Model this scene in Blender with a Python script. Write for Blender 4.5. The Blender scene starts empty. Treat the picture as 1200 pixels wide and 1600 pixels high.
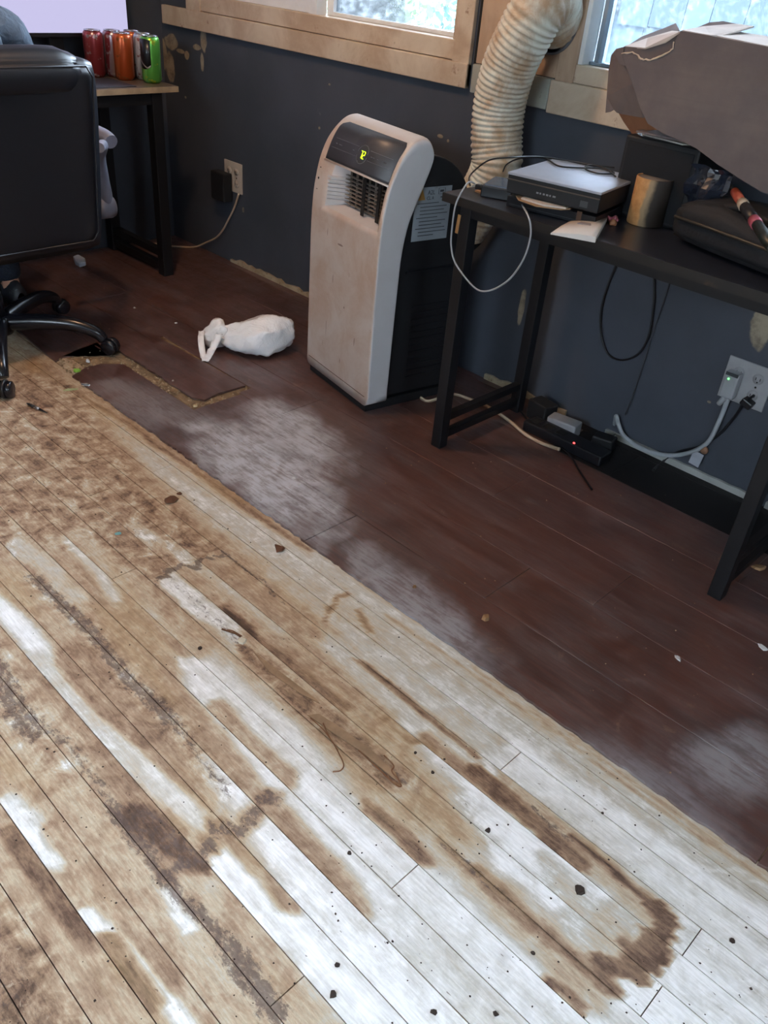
import bpy, bmesh, math, random
import numpy as np
from mathutils import Vector, Matrix, noise as mnoise
random.seed(7)
R = math.radians
scene = bpy.context.scene
COL = scene.collection

# ------------------------------------------------------------------ camera
FPX = 1308.6764                       # focal length in pixels of the 1200x1600 frame
CAM = Vector((0.0, -2.3335, 1.3))
RIGHT = Vector((0.70487, 0.70496, 0.07864))
DOWN = Vector((0.44398, -0.35201, -0.82400))
FWD = Vector((-0.55321, 0.61572, -0.56111))
cam_d = bpy.data.cameras.new('camera'); cam = bpy.data.objects.new('camera', cam_d); COL.objects.link(cam)
cam_d.sensor_fit = 'VERTICAL'; cam_d.sensor_height = 36.0; cam_d.lens = 36.0 * FPX / 1600.0
cam_d.clip_start = 0.02; cam_d.clip_end = 200
m3 = Matrix((RIGHT, -DOWN, -FWD)).transposed()
cam.matrix_world = Matrix.Translation(CAM) @ m3.to_4x4()
scene.camera = cam
# ------------------------------------------------------------------ sky, lights, exposure
scene.view_settings.view_transform = 'Standard'
scene.view_settings.look = 'None'
scene.view_settings.gamma = 1.0
scene.view_settings.use_curve_mapping = False
scene.view_settings.exposure = 0.35
scene.cycles.use_denoising = True
scene.cycles.max_bounces = 8
scene.cycles.caustics_reflective = False
scene.cycles.caustics_refractive = False
scene.cycles.sample_clamp_indirect = 6.0
world = bpy.data.worlds.new('sky'); scene.world = world; world.use_nodes = True
wn = world.node_tree.nodes; wl_ = world.node_tree.links
wbg = wn['Background']
wtc = wn.new('ShaderNodeTexCoord'); wsep = wn.new('ShaderNodeSeparateXYZ'); wramp = wn.new('ShaderNodeValToRGB')
wl_.new(wtc.outputs['Generated'], wsep.inputs[0]); wl_.new(wsep.outputs['Z'], wramp.inputs[0]); wl_.new(wramp.outputs[0], wbg.inputs[0])
wramp.color_ramp.elements[0].color = (0.25, 0.30, 0.345, 1); wramp.color_ramp.elements[1].color = (0.72, 0.86, 1.0, 1)   # overcast: brightest overhead
wbg.inputs[1].default_value = 42.0

def area(name, loc, rot, sx, sy, power, col):
    d = bpy.data.lights.new(name, 'AREA'); d.shape = 'RECTANGLE'; d.size = sx; d.size_y = sy
    d.energy = power; d.color = col
    o = bpy.data.objects.new(name, d); o.location = loc; o.rotation_euler = rot; COL.objects.link(o); return o
# fill lights added in unseen rear and right wall openings to brighten the foreground
area('added_fill_rear', (-0.2, -4.35, 1.78), (R(90), 0, 0), 1.2, 0.65, 6, (0.80, 0.90, 1.0))
area('added_fill_right', (1.95, -2.3, 1.8), (R(90), 0, R(90)), 0.6, 0.6, 3, (0.80, 0.90, 1.0))
LAMP = Vector((-2.15, -1.2, 2.33))
ld = bpy.data.lights.new('ceiling_bulb', 'POINT'); ld.energy = 40; ld.color = (1.0, 0.62, 0.38); ld.shadow_soft_size = 0.07
lo = bpy.data.objects.new('ceiling_bulb', ld); lo.location = LAMP; COL.objects.link(lo)

# ------------------------------------------------------------------ pixel -> place helpers (planes of the real room)
def ray(px, py):
    a = (px - 600) / FPX; b = (py - 800) / FPX
    return RIGHT * a + DOWN * b + FWD
def F(px, py, z=0.0):
    d = ray(px, py); return CAM + d * ((z - CAM.z) / d.z)
def Wp(px, py, y=0.0):
    d = ray(px, py); return CAM + d * ((y - CAM.y) / d.y)
def Sx(px, py, x):
    d = ray(px, py); return CAM + d * ((x - CAM.x) / d.x)

# ------------------------------------------------------------------ colours and materials
def lin(c):
    if isinstance(c, str):
        c = [int(c[i:i+2], 16) / 255 for i in (0, 2, 4)]
    return tuple((v / 12.92 if v <= 0.04045 else ((v + 0.055) / 1.055) ** 2.4) for v in c[:3]) + (1.0,)

class NT:
    def __init__(s, name):
        s.m = bpy.data.materials.new(name); s.m.use_nodes = True
        s.t = s.m.node_tree; s.b = s.t.nodes['Principled BSDF']; s.o = s.t.nodes['Material Output']
    def n(s, typ, **k):
        x = s.t.nodes.new(typ)
        for a, v in k.items(): setattr(x, a, v)
        return x
    def l(s, a, b): s.t.links.new(a, b)
    def set(s, x, i, v):
        if hasattr(v, 'is_linked') or hasattr(v, 'links'): s.l(v, x.inputs[i])
        else: x.inputs[i].default_value = v
    def math(s, op, a, b=0.0, c=0.0, clamp=False):
        x = s.n('ShaderNodeMath', operation=op); x.use_clamp = clamp
        s.set(x, 0, a); s.set(x, 1, b); s.set(x, 2, c); return x.outputs[0]
    def vmath(s, op, a, b):
        x = s.n('ShaderNodeVectorMath', operation=op); s.set(x, 0, a); s.set(x, 1, b)
        return x.outputs['Value'] if op in ('LENGTH', 'DOT_PRODUCT') else x.outputs[0]
    def mix(s, f, a, b):
        x = s.n('ShaderNodeMix', data_type='RGBA'); s.set(x, 0, f)
        s.set(x, 6, a); s.set(x, 7, b); return x.outputs[2]
    def mr(s, v, a, b, c=0.0, d=1.0, smooth=True):
        x = s.n('ShaderNodeMapRange'); x.interpolation_type = 'SMOOTHSTEP' if smooth else 'LINEAR'
        s.set(x, 0, v)
        for i, q in enumerate((a, b, c, d)): s.set(x, i + 1, q)
        return x.outputs[0]
    def noise(s, vec, scale, detail=4, rough=0.55, dist=0.0):
        x = s.n('ShaderNodeTexNoise'); x.inputs['Scale'].default_value = scale; x.inputs['Detail'].default_value = detail
        x.inputs['Roughness'].default_value = rough; x.inputs['Distortion'].default_value = dist
        if vec is not None: s.l(vec, x.inputs['Vector'])
        return x.outputs['Fac']
    def noisec(s, vec, scale, detail=3):
        x = s.n('ShaderNodeTexNoise'); x.inputs['Scale'].default_value = scale; x.inputs['Detail'].default_value = detail
        s.l(vec, x.inputs['Vector']); return x.outputs['Color']
    def pos(s): return s.n('ShaderNodeNewGeometry').outputs['Position']
    def obj(s): return s.n('ShaderNodeTexCoord').outputs['Object']
    def mapv(s, vec, scale=(1, 1, 1), loc=(0, 0, 0), rot=(0, 0, 0)):
        x = s.n('ShaderNodeMapping'); s.l(vec, x.inputs[0]); x.inputs['Scale'].default_value = scale
        x.inputs['Location'].default_value = loc; x.inputs['Rotation'].default_value = rot; return x.outputs[0]
    def bump(s, h, strength=0.3, dist=0.01):
        x = s.n('ShaderNodeBump'); x.inputs['Strength'].default_value = strength; x.inputs['Distance'].default_value = dist
        s.l(h, x.inputs['Height']); s.l(x.outputs[0], s.b.inputs['Normal'])
    def base(s, v): s.set(s.b, 'Base Color', v)
    def blobs(s, vec, items, warp=0.35, wscale=30):
        """union of soft ellipses: items (centre, radii)"""
        w = s.noisec(vec, wscale, 4)
        w = s.vmath('SUBTRACT', w, (0.5, 0.5, 0.5))
        best = None
        for c, r in items:
            d = s.vmath('SUBTRACT', vec, tuple(c)); d = s.vmath('DIVIDE', d, tuple(r))
            ws = s.vmath('MULTIPLY', w, (warp * 4,) * 3); d = s.vmath('ADD', d, ws)
            L = s.vmath('LENGTH', d, (0, 0, 0)); v = s.mr(L, 1.12, 0.9)
            best = v if best is None else s.math('MAXIMUM', best, v)
        return best

def simple(name, col, rough=0.5, metal=0.0, var=0.12, scale=18, bump=0.0, dirt=None, dirtcol='5a4636', dirtscale=9, coat=0.0, spec=0.5):
    t = NT(name); c = lin(col); v = t.obj()
    n = t.noise(v, scale, 5)
    dark = tuple(x * (1 - var) for x in c[:3]) + (1,); lite = tuple(min(1, x * (1 + var)) for x in c[:3]) + (1,)
    out = t.mix(t.mr(n, 0.3, 0.7), dark, lite)
    if dirt is not None:
        dn = t.noise(v, dirtscale, 8, 0.68)
        out = t.mix(t.mr(dn, dirt, dirt + 0.14), out, lin(dirtcol))
    t.base(out); t.b.inputs['Roughness'].default_value = rough; t.b.inputs['Metallic'].default_value = metal
    t.b.inputs['Specular IOR Level'].default_value = spec
    if coat: t.b.inputs['Coat Weight'].default_value = coat
    if bump: t.bump(t.noise(v, scale * 4, 4), bump, 0.004)
    return t.m
def emit(name, col, s):
    t = NT(name); t.b.inputs['Base Color'].default_value = (0, 0, 0, 1)
    t.b.inputs['Emission Color'].default_value = lin(col); t.b.inputs['Emission Strength'].default_value = s; return t.m

# ------------------------------------------------------------------ object helpers
ORG = {}
def wloc(o): return ORG.get(o.name, Vector((0, 0, 0)))
def tag(o, label=None, cat=None, group=None, kind=None):
    if label: o['label'] = label
    if cat: o['category'] = cat
    if group: o['group'] = group
    if kind: o['kind'] = kind
    return o
def thing(name, label, cat, loc, group=None, rotz=0.0):
    o = bpy.data.objects.new(name, None); o.empty_display_size = 0.05
    o.location = loc; o.rotation_euler = (0, 0, rotz); COL.objects.link(o); ORG[o.name] = Vector(loc)
    return tag(o, label, cat, group)

class MB:
    def __init__(s): s.v = []; s.f = []; s.sm = []
    def add(s, vs, fs, smooth=False):
        k = len(s.v); s.v += [Vector(p) for p in vs]
        for f in fs: s.f.append([i + k for i in f]); s.sm.append(smooth)
        return s
    def box(s, a, b):
        x0, y0, z0 = a; x1, y1, z1 = b
        return s.add([(x0,y0,z0),(x1,y0,z0),(x1,y1,z0),(x0,y1,z0),(x0,y0,z1),(x1,y0,z1),(x1,y1,z1),(x0,y1,z1)],
                     [(3,2,1,0),(4,5,6,7),(0,1,5,4),(1,2,6,5),(2,3,7,6),(3,0,4,7)])
    def obox(s, c, size, rot=Matrix.Identity(3)):
        if not isinstance(rot, Matrix): rot = Matrix.Rotation(rot, 3, 'Z')
        c = Vector(c); h = Vector(size) / 2; k = len(s.v)
        s.box((-h.x, -h.y, -h.z), (h.x, h.y, h.z))
        for i in range(k, len(s.v)): s.v[i] = rot @ s.v[i] + c
        return s
    def prism(s, poly, ax, d):
        """poly: 3D points of a planar outline; ax*d: extrusion"""
        a = [Vector(p) for p in poly]; e = Vector(ax) * d; n = len(a)
        return s.add(a + [p + e for p in a], [tuple(range(n))[::-1], tuple(range(n, 2*n))] + [(i, (i+1) % n, n + (i+1) % n, n + i) for i in range(n)])
    def bar(s, a, b, w, h=None, up=(0, 0, 1)):
        a = Vector(a); b = Vector(b); h = h or w; d = (b - a); L = d.length; d.normalize()
        u = Vector(up); x = d.cross(u)
        if x.length < 1e-4: x = d.cross(Vector((1, 0, 0)))
        x.normalize(); y = x.cross(d).normalized()
        rot = Matrix((x, d, y)).transposed()
        return s.obox((a + b) / 2, (w, L, h), rot)
    def tube(s, pts, r, seg=8, closed=False, caps=True):
        pts = [Vector(p) for p in pts]; n = len(pts); k = len(s.v)
        rr = r if hasattr(r, '__len__') else [r] * n
        t0 = (pts[1] - pts[0]).normalized(); up = Vector((0, 0, 1)) if abs(t0.z) < 0.9 else Vector((1, 0, 0))
        x = t0.cross(up).normalized(); vs = []
        for i, p in enumerate(pts):
            t = (pts[min(i+1, n-1)] - pts[max(i-1, 0)]).normalized() if not closed else (pts[(i+1) % n] - pts[i-1]).normalized()
            x = (x - t * x.dot(t)).normalized(); y = t.cross(x)
            for j in range(seg):
                a = 2*math.pi*j/seg; vs.append(p + (x*math.cos(a) + y*math.sin(a)) * rr[i])
        fs = []
        for i in range(n if closed else n-1):
            i2 = (i+1) % n
            for j in range(seg):
                j2 = (j+1) % seg; fs.append((i*seg+j, i*seg+j2, i2*seg+j2, i2*seg+j))
        s.add(vs, fs, True)
        if caps and not closed:
            s.f.append([k + j for j in range(seg)][::-1]); s.sm.append(False)
            s.f.append([k + (n-1)*seg + j for j in range(seg)]); s.sm.append(False)
        return s
    def lathe(s, prof, c=(0, 0, 0), seg=24, rot=None, smooth=True):
        """prof: (r, z) pairs"""
        c = Vector(c); vs = []; n = len(prof)
        for r, z in prof:
            for j in range(seg):
                a = 2*math.pi*j/seg; p = Vector((r*math.cos(a), r*math.sin(a), z))
                if rot is not None: p = rot @ p
                vs.append(p + c)
        fs = [(i*seg+j, i*seg+(j+1) % seg, (i+1)*seg+(j+1) % seg, (i+1)*seg+j) for i in range(n-1) for j in range(seg)]
        k = len(s.v); s.add(vs, fs, smooth)
        if prof[0][0] > 1e-5: s.f.append([k + j for j in range(seg)][::-1]); s.sm.append(False)
        if prof[-1][0] > 1e-5: s.f.append([k + (n-1)*seg + j for j in range(seg)]); s.sm.append(False)
        return s
    def grid(s, rows, smooth=True, closed=False):
        m = len(rows[0]); vs = [p for r in rows for p in r]
        fs = []
        for i in range(len(rows)-1):
            for j in range(m if closed else m-1):
                j2 = (j+1) % m; fs.append((i*m+j, i*m+j2, (i+1)*m+j2, (i+1)*m+j))
        return s.add(vs, fs, smooth)
    def build(s, name, mat, parent=None, bevel=0.0, bseg=2, local=False, smooth=None, sub=0, solid=0.0, org=None):
        me = bpy.data.meshes.new(name)
        o = bpy.data.objects.new(name, me); COL.objects.link(o)
        if parent is not None:
            base = Vector((0, 0, 0)) if local else wloc(parent); o.parent = parent; ORG[o.name] = base
        else:
            xs = [v for v in s.v]
            if org is None:
                mn = Vector((min(v.x for v in xs), min(v.y for v in xs), min(v.z for v in xs)))
                mx = Vector((max(v.x for v in xs), max(v.y for v in xs), max(v.z for v in xs)))
                org = Vector(((mn.x+mx.x)/2, (mn.y+mx.y)/2, mn.z))
            base = Vector(org); o.location = base; ORG[o.name] = base
        me.from_pydata([v - base for v in s.v], [], s.f)
        me.polygons.foreach_set('use_smooth', [bool(x if smooth is None else smooth) for x in s.sm])
        me.materials.append(mat); me.update()
        bm = bmesh.new(); bm.from_mesh(me); bmesh.ops.recalc_face_normals(bm, faces=bm.faces); bm.to_mesh(me); bm.free()
        if solid:
            m = o.modifiers.new('solid', 'SOLIDIFY'); m.thickness = solid; m.offset = 0
        if bevel:
            m = o.modifiers.new('bevel', 'BEVEL'); m.width = bevel; m.segments = bseg; m.limit_method = 'ANGLE'; m.angle_limit = R(40)
        if sub:
            m = o.modifiers.new('sub', 'SUBSURF'); m.levels = sub; m.render_levels = sub
        return o
def spline(pts, n=8):
    P = [Vector(p) for p in pts]; out = []
    for i in range(len(P)-1):
        p0 = P[max(i-1, 0)]; p1 = P[i]; p2 = P[i+1]; p3 = P[min(i+2, len(P)-1)]
        for k in range(n):
            t = k / n
            out.append(0.5*((2*p1) + (p2-p0)*t + (2*p0-5*p1+4*p2-p3)*t*t + (3*p1-p0-3*p2+p3)*t**3))
    out.append(P[-1]); return out
def cord(name, pts, r, mat, label=None, cat=None, parent=None, n=8, seg=8, group=None):
    o = MB().tube(spline(pts, n), r, seg).build(name, mat, parent)
    if parent is None: tag(o, label, cat or 'cable', group)
    return o
def text_obj(name, body, size, mat, parent, mtx, extrude=0.0004):
    c = bpy.data.curves.new(name, 'FONT'); c.body = body; c.size = size; c.extrude = extrude; c.align_x = 'CENTER'; c.align_y = 'CENTER'
    tmp = bpy.data.objects.new(name, c); COL.objects.link(tmp)
    dg = bpy.context.evaluated_depsgraph_get(); me = bpy.data.meshes.new_from_object(tmp.evaluated_get(dg))
    bpy.data.objects.remove(tmp); o = bpy.data.objects.new(name, me); COL.objects.link(o)
    me.transform(mtx); me.materials.clear(); me.materials.append(mat); o.parent = parent; return o

# ------------------------------------------------------------------ shared materials
M = {}
M['wall'] = None
def wall_paint(name, bare):
    t = NT(name); p = t.pos()
    n = t.noise(p, 2.2, 6, 0.6); n2 = t.noise(p, 14, 8, 0.7)
    c = t.mix(t.mr(n, 0.3, 0.7), lin('3b4049'), lin('474c57'))
    c = t.mix(t.mr(n2, 0.66, 0.72), c, lin('5a5d63'))
    if bare:
        b = t.blobs(p, bare, 0.2, 26)
        c = t.mix(b, c, t.mix(t.mr(n2, 0.35, 0.6), lin('6f6457'), lin('a0947f')))
    t.base(c); t.b.inputs['Roughness'].default_value = 0.55; t.bump(t.noise(p, 60, 3), 0.12, 0.003); return t.m
def B(px, py, rx, rz, y=0): 
    q = Wp(px, py, y); return ((q.x, q.y, q.z), (rx, 0.3, rz))
wall_main = wall_paint('dark_blue_grey_paint', [B(268, 66, .05, .03), B(255, 85, .03, .06), B(318, 62, .022, .045), B(292, 86, .018, .016), B(316, 98, .012, .035), B(308, 74, .03, .012), B(282, 80, .03, .008),
    B(266, 105, .035, .06), B(688, 213, .012, .006), B(700, 220, .005, .005), B(380, 328, .007, .012), B(290, 152, .007, .005), B(499, 200, .006, .005),
    B(720, 375, .03, .10), B(1195, 505, .035, .07), B(815, 480, .012, .06), B(1108, 628, .006, .004), B(515, 132, .006, .004)])
wall_side = wall_paint('dark_blue_grey_paint_side', [])
def dirty_white(name, c1, c2, dirt, dcol, scale=7, rough=0.5, mp=(1, 1, 1)):
    t = NT(name); p = t.pos() ; v = t.mapv(p, mp)
    n = t.noise(v, scale, 8, 0.62, 0.4); n2 = t.noise(v, scale * 4, 6, 0.7)
    c = t.mix(t.mr(n, 0.35, 0.65), lin(c1), lin(c2))
    c = t.mix(t.math('MULTIPLY', t.mr(n2, dirt, dirt + 0.12), 0.8), c, lin(dcol))
    t.base(c); t.b.inputs['Roughness'].default_value = rough; t.bump(n2, 0.15, 0.003); return t.m
M['trim'] = dirty_white('grimy_painted_window_trim', 'b39c84', 'cfc0ab', 0.62, '7d5138', 5)
M['trim_grey'] = dirty_white('grey_primed_board', '8e918a', '9c9d92', 0.66, '6d6a60', 6)
M['vinyl'] = simple('white_vinyl_sash', 'dfe3e4', 0.35, var=0.04, dirt=0.68, dirtcol='a39b90')
M['ply'] = dirty_white('dusty_plywood_panel', 'a98f78', 'bda58d', 0.62, '8b6e58', 6, mp=(2, 1, .5))
t = NT('window_glass'); t.b.inputs['Base Color'].default_value = (1, 1, 1, 1); t.b.inputs['Roughness'].default_value = 0.02
t.b.inputs['Transmission Weight'].default_value = 1.0; t.b.inputs['IOR'].default_value = 1.05
tr = t.n('ShaderNodeBsdfTransparent'); tr.inputs[0].default_value = (.95, .97, 1, 1); gl = t.n('ShaderNodeBsdfGlossy'); gl.inputs['Roughness'].default_value = 0.05
df = t.n('ShaderNodeBsdfTranslucent'); df.inputs[0].default_value = (.85, .9, .95, 1)
fr = t.n('ShaderNodeFresnel'); fr.inputs[0].default_value = 1.45; mx = t.n('ShaderNodeMixShader'); mx2 = t.n('ShaderNodeMixShader')
t.l(fr.outputs[0], mx.inputs[0]); t.l(tr.outputs[0], mx.inputs[1]); t.l(gl.outputs[0], mx.inputs[2])
haze = t.mr(t.noise(t.pos(), 45, 6, 0.7), 0.45, 0.75, 0.02, 0.12)
t.l(haze, mx2.inputs[0]); t.l(mx.outputs[0], mx2.inputs[1]); t.l(df.outputs[0], mx2.inputs[2]); t.l(mx2.outputs[0], t.o.inputs[0]); M['glass'] = t.m
M['black_metal'] = simple('black_powder_coated_steel', '15161a', 0.45, 0.2, dirt=0.66, dirtcol='3a332c')
M['black_plastic'] = simple('black_plastic', '14151a', 0.38, var=0.1)
M['black_matte'] = simple('matte_black_plastic', '101216', 0.6, dirt=0.68, dirtcol='2e2b29')
M['white_plastic'] = simple('white_plastic', 'cfcfcb', 0.4, var=0.04, dirt=0.66, dirtcol='8d7c68')
M['grey_plastic'] = simple('grey_plastic', '9a9da0', 0.4, var=0.05)
M['cream_cord'] = simple('cream_vinyl_cord', 'b9a58c', 0.5, var=0.06)
M['grey_cord'] = simple('pale_grey_cord', '9fa4a8', 0.45, var=0.05)
M['black_cord'] = simple('black_cord', '0e0f14', 0.4, var=0.05)
M['outlet'] = simple('dusty_outlet_plate', 'b4aa9c', 0.45, var=0.07, dirt=0.62, dirtcol='8a7a68')
M['outlet_grey'] = simple('grey_outlet_plate', '9d9d9f', 0.4, var=0.07, dirt=0.66, dirtcol='6e655c')
M['slot'] = simple('dark_slot', '0a0a0a', 0.8)
M['subfloor'] = simple('dark_subfloor_dirt', '2c211b', 0.95, var=0.4, scale=40, bump=0.5)

# ------------------------------------------------------------------ the room shell
def struct(name, mb, mat, **k):
    o = mb.build(name, mat, org=(0, 0, 0), **k); o['kind'] = 'structure'; return o
XL, XR, YB, ZC = -3.68, 1.9, -4.3, 2.42
W1 = (-3.36, -1.975, 1.06, 2.02); W2 = (-1.512, -0.15, 1.052, 2.02)
def wall_with_holes(name, mat, x0, x1, z0, z1, holes, y0, y1):
    mb = MB(); xs = x0
    for (a, b, c, d) in holes:
        mb.box((xs, y0, z0), (a, y1, z1)); mb.box((a, y0, z0), (b, y1, c)); mb.box((a, y0, d), (b, y1, z1)); xs = b
    mb.box((xs, y0, z0), (x1, y1, z1)); return struct(name, mb, mat)
wall_with_holes('wall_window', wall_main, XL - .1, XR + .1, -0.03, ZC, [W1, W2], 0.0, 0.12)
struct('wall_left', MB().box((XL - .1, YB, -0.03), (XL, 0, ZC)), wall_side)
mb = MB(); a, b, c, d = (-2.6, -2.0, 1.5, 2.1)
mb.box((XR, YB, -.03), (XR + .1, a, ZC)).box((XR, b, -.03), (XR + .1, 0, ZC)).box((XR, a, -.03), (XR + .1, b, c)).box((XR, a, d), (XR + .1, b, ZC))
struct('wall_right', mb, wall_side)
wall_with_holes('wall_rear', wall_side, XL - .1, XR + .1, -0.03, ZC, [(-0.8, 0.4, 1.45, 2.1)], YB - .1, YB)
struct('shade_eave', MB().box((XL - 1.5, 0.0, 2.50), (XR + 1.5, .50, 2.60)), simple('white_shade_eave', 'b9bcbc', 0.8))  # unseen overhang added to keep sky light off the neighbour's shingles
struct('added_upper_wall', MB().box((XL - 1.5, 0.0, 2.60), (XR + 1.5, .12, 3.8)), simple('pale_added_wall', '9aa0a4', 0.8))  # unseen upper storey added to block sky from the house opposite
struct('ceiling', MB().box((XL - .1, YB - .1, ZC), (XR + .1, 0.12, ZC + .08)), simple('off_white_ceiling', 'c4bfb6', 0.8, var=0.04))

# ------------------------------------------------------------------ floor: old narrow planks with painted, worn and stained faces
GAP = 0.0662; E0 = -1.2225
def vnoise(X, Y, sx, sy, seed):
    u, v = X/sx, Y/sy; i, j = np.floor(u), np.floor(v); fx, fy = u - i, v - j
    fx = fx*fx*(3-2*fx); fy = fy*fy*(3-2*fy)
    h = lambda a, b: np.modf(np.abs(np.sin(a*127.1 + b*311.7 + seed*74.7)*43758.5453))[0]
    return (h(i, j)*(1-fx) + h(i+1, j)*fx)*(1-fy) + (h(i, j+1)*(1-fx) + h(i+1, j+1)*fx)*fy - .5
def strokes_eval(X, Y, plank_y=None):
    X0, Y0 = X, Y
    X = X + .055*vnoise(X0, Y0, .11, .030, 1) + .025*vnoise(X0, Y0, .035, .012, 2); Y = Y + .012*vnoise(X0, Y0, .09, .05, 3) + .005*vnoise(X0, Y0, .03, .02, 4)
    YK = Y0
    tone = np.full(X.shape, 0.66); grime = np.zeros(X.shape); mott = np.full(X.shape, 0.15)
    for kind, pts, hw, soft, val, clip in STROKES:
        D = np.full(X.shape, 9.0)
        P = [(q.x, q.y) for q in pts]
        if kind[0] == 'P':      # polygon
            inside = np.zeros(X.shape, bool); n = len(P)
            for i in range(n):
                (x1, y1), (x2, y2) = P[i], P[(i+1) % n]
                c = ((y1 > Y) != (y2 > Y)); xi = (x2 - x1) * (Y - y1) / ((y2 - y1) or 1e-9) + x1
                inside ^= c & (X < xi)
                D = np.minimum(D, segd(X, Y, x1, y1, x2, y2))
            D = np.where(inside, -D, D); w = np.clip(0.5 - D / (2 * soft), 0, 1)
        else:
            for i in range(len(P) - 1): D = np.minimum(D, segd(X, Y, *P[i], *P[i+1]))
            w = np.clip(0.5 - (D - hw) / (2 * soft), 0, 1)
            if clip:
                ym = sum(p[1] for p in P) / len(P); k = math.floor((E0 - ym) / GAP)
                kk = np.floor((E0 - YK) / GAP); w = w * (kk == k)
        w = w * w * (3 - 2 * w); ch = kind[1]
        if ch == 't': tone = tone * (1 - w) + val * w
        elif ch == 'g': grime = np.maximum(grime, w * val)
        else: mott = mott * (1 - w) + val * w
    tone = tone + .10*vnoise(X0, Y0, .30, .021, 5) + .07*vnoise(X0, Y0, .12, .011, 6)*np.clip((1.02 - tone)*3, 0, 1)
    return np.clip(tone, .05, 1.05), grime, mott
def segd(X, Y, x1, y1, x2, y2):
    dx, dy = x2 - x1, y2 - y1; L = dx*dx + dy*dy + 1e-12
    t = np.clip(((X - x1)*dx + (Y - y1)*dy) / L, 0, 1); return np.hypot(X - x1 - t*dx, Y - y1 - t*dy)
STROKES = []
def S(ch, hw, val, *pts, soft=0.008, clip=True): STROKES.append(('S' + ch, [F(*p) for p in pts], hw, soft, val, clip))
def PG(ch, val, *pts, soft=0.02): STROKES.append(('P' + ch, [F(*p) for p in pts], 0, soft, val, False))
#@STAINS
# broad zones
STROKES.append(('Pt', [Vector(q) for q in ((-.25, -1.19, 0), (1.9, -1.19, 0), (1.9, -1.95, 0), (1.2, -2.3, 0), (-.1, -2.45, 0))], 0, .06, .95, False))
PG('t', .97, (640,1075),(800,1190),(1250,1500),(1250,1700),(600,1700),(500,1560),(430,1420),(330,1210),(285,1050),(330,1010),(470,1130),(560,1230),(690,1330),(760,1320),(700,1230),(600,1120), soft=.035)
PG('t', .90, (450,850),(600,960),(1200,1385),(1250,1480),(1000,1300),(700,1100),(420,900), soft=.02)
PG('t', .97, (800,1150),(1250,1460),(1250,1560),(1000,1370),(740,1180), soft=.015)
PG('t', .87, (150,640),(300,730),(560,930),(640,1060),(560,1020),(400,880),(250,760), soft=.03)
PG('t', .90, (505,985),(640,1060),(800,1180),(730,1190),(600,1100),(500,1015), soft=.015)
PG('t', .60, (-60,640),(70,645),(140,690),(210,770),(345,862),(245,908),(130,835),(40,840),(-60,880), soft=.03)
PG('m', 1.0, (-60,560),(120,600),(170,690),(230,760),(350,862),(250,910),(120,850),(20,860),(-60,900), soft=.03)
PG('g', .35, (-60,640),(70,655),(140,700),(240,790),(335,855),(245,900),(120,840),(20,800),(-60,860), soft=.04)
PG('t', .55, (-60,540),(90,570),(120,640),(20,650),(-60,650), soft=.03)
PG('t', .50, (-80,1400),(20,1420),(110,1560),(130,1700),(-80,1700), soft=.03)
PG('m', .9, (-80,1380),(30,1420),(120,1560),(150,1700),(-80,1700), soft=.03)
PG('g', .4, (-80,1440),(20,1480),(110,1600),(100,1700),(-80,1700), soft=.03)
PG('t', .52, (150,1000),(300,1190),(330,1270),(250,1320),(180,1230),(80,1090),(60,1010), soft=.02)
S('t', .014, .60, (150,615),(300,722),(450,838),(520,895), soft=.012, clip=False)
S('t', .030, .90, (400,815),(480,868),(620,965),(850,1125),(1200,1385),(1260,1430), soft=.014, clip=False)
PG('t', .82, (780,1215),(860,1265),(1010,1385),(1050,1425),(970,1550),(900,1500),(760,1375),(700,1330),(690,1290),(850,1400),(930,1440),(960,1400),(880,1330),(790,1260), soft=.02)
S('t', .003, .62, (600,955),(760,1068),(850,1130),(960,1212),(1090,1305),(1200,1382), soft=.006, clip=False)
# white paint patches
S('t', .028, .86, (22,852),(75,885),(118,935), soft=.012)
S('t', .016, .93, (104,838),(150,890),(178,930), soft=.012)
S('t', .020, .80, (115,830),(200,925),(290,1010), soft=.02)
S('t', .026, .97, (-40,915),(10,955),(70,1020), soft=.012)
S('t', .024, .90, (60,1030),(130,1120),(225,1210),(312,1285), soft=.008)
S('t', .027, .94, (8,1255),(40,1275),(85,1325), soft=.01)
S('t', .014, .95, (131,1431),(200,1500),(255,1562),(300,1620), soft=.006)
S('t', .013, .88, (244,1362),(262,1395),(288,1445), soft=.008)
S('t', .028, .99, (335,1345),(446,1470), soft=.012)
S('t', .030, .99, (400,1385),(500,1500),(560,1600), soft=.012)
S('t', .012, .84, (315,1360),(335,1420), soft=.008)
S('t', .027, .95, (270,915),(330,960),(350,975), soft=.008)
S('t', .018, .90, (352,985),(378,1010), soft=.006, clip=False)
S('t', .024, .98, (300,1035),(360,1085),(420,1150), soft=.012)
S('t', .03, .98, (420,1160),(520,1260),(640,1390), soft=.014)
S('t', .024, .80, (210,820),(330,900),(440,985), soft=.015)
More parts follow.
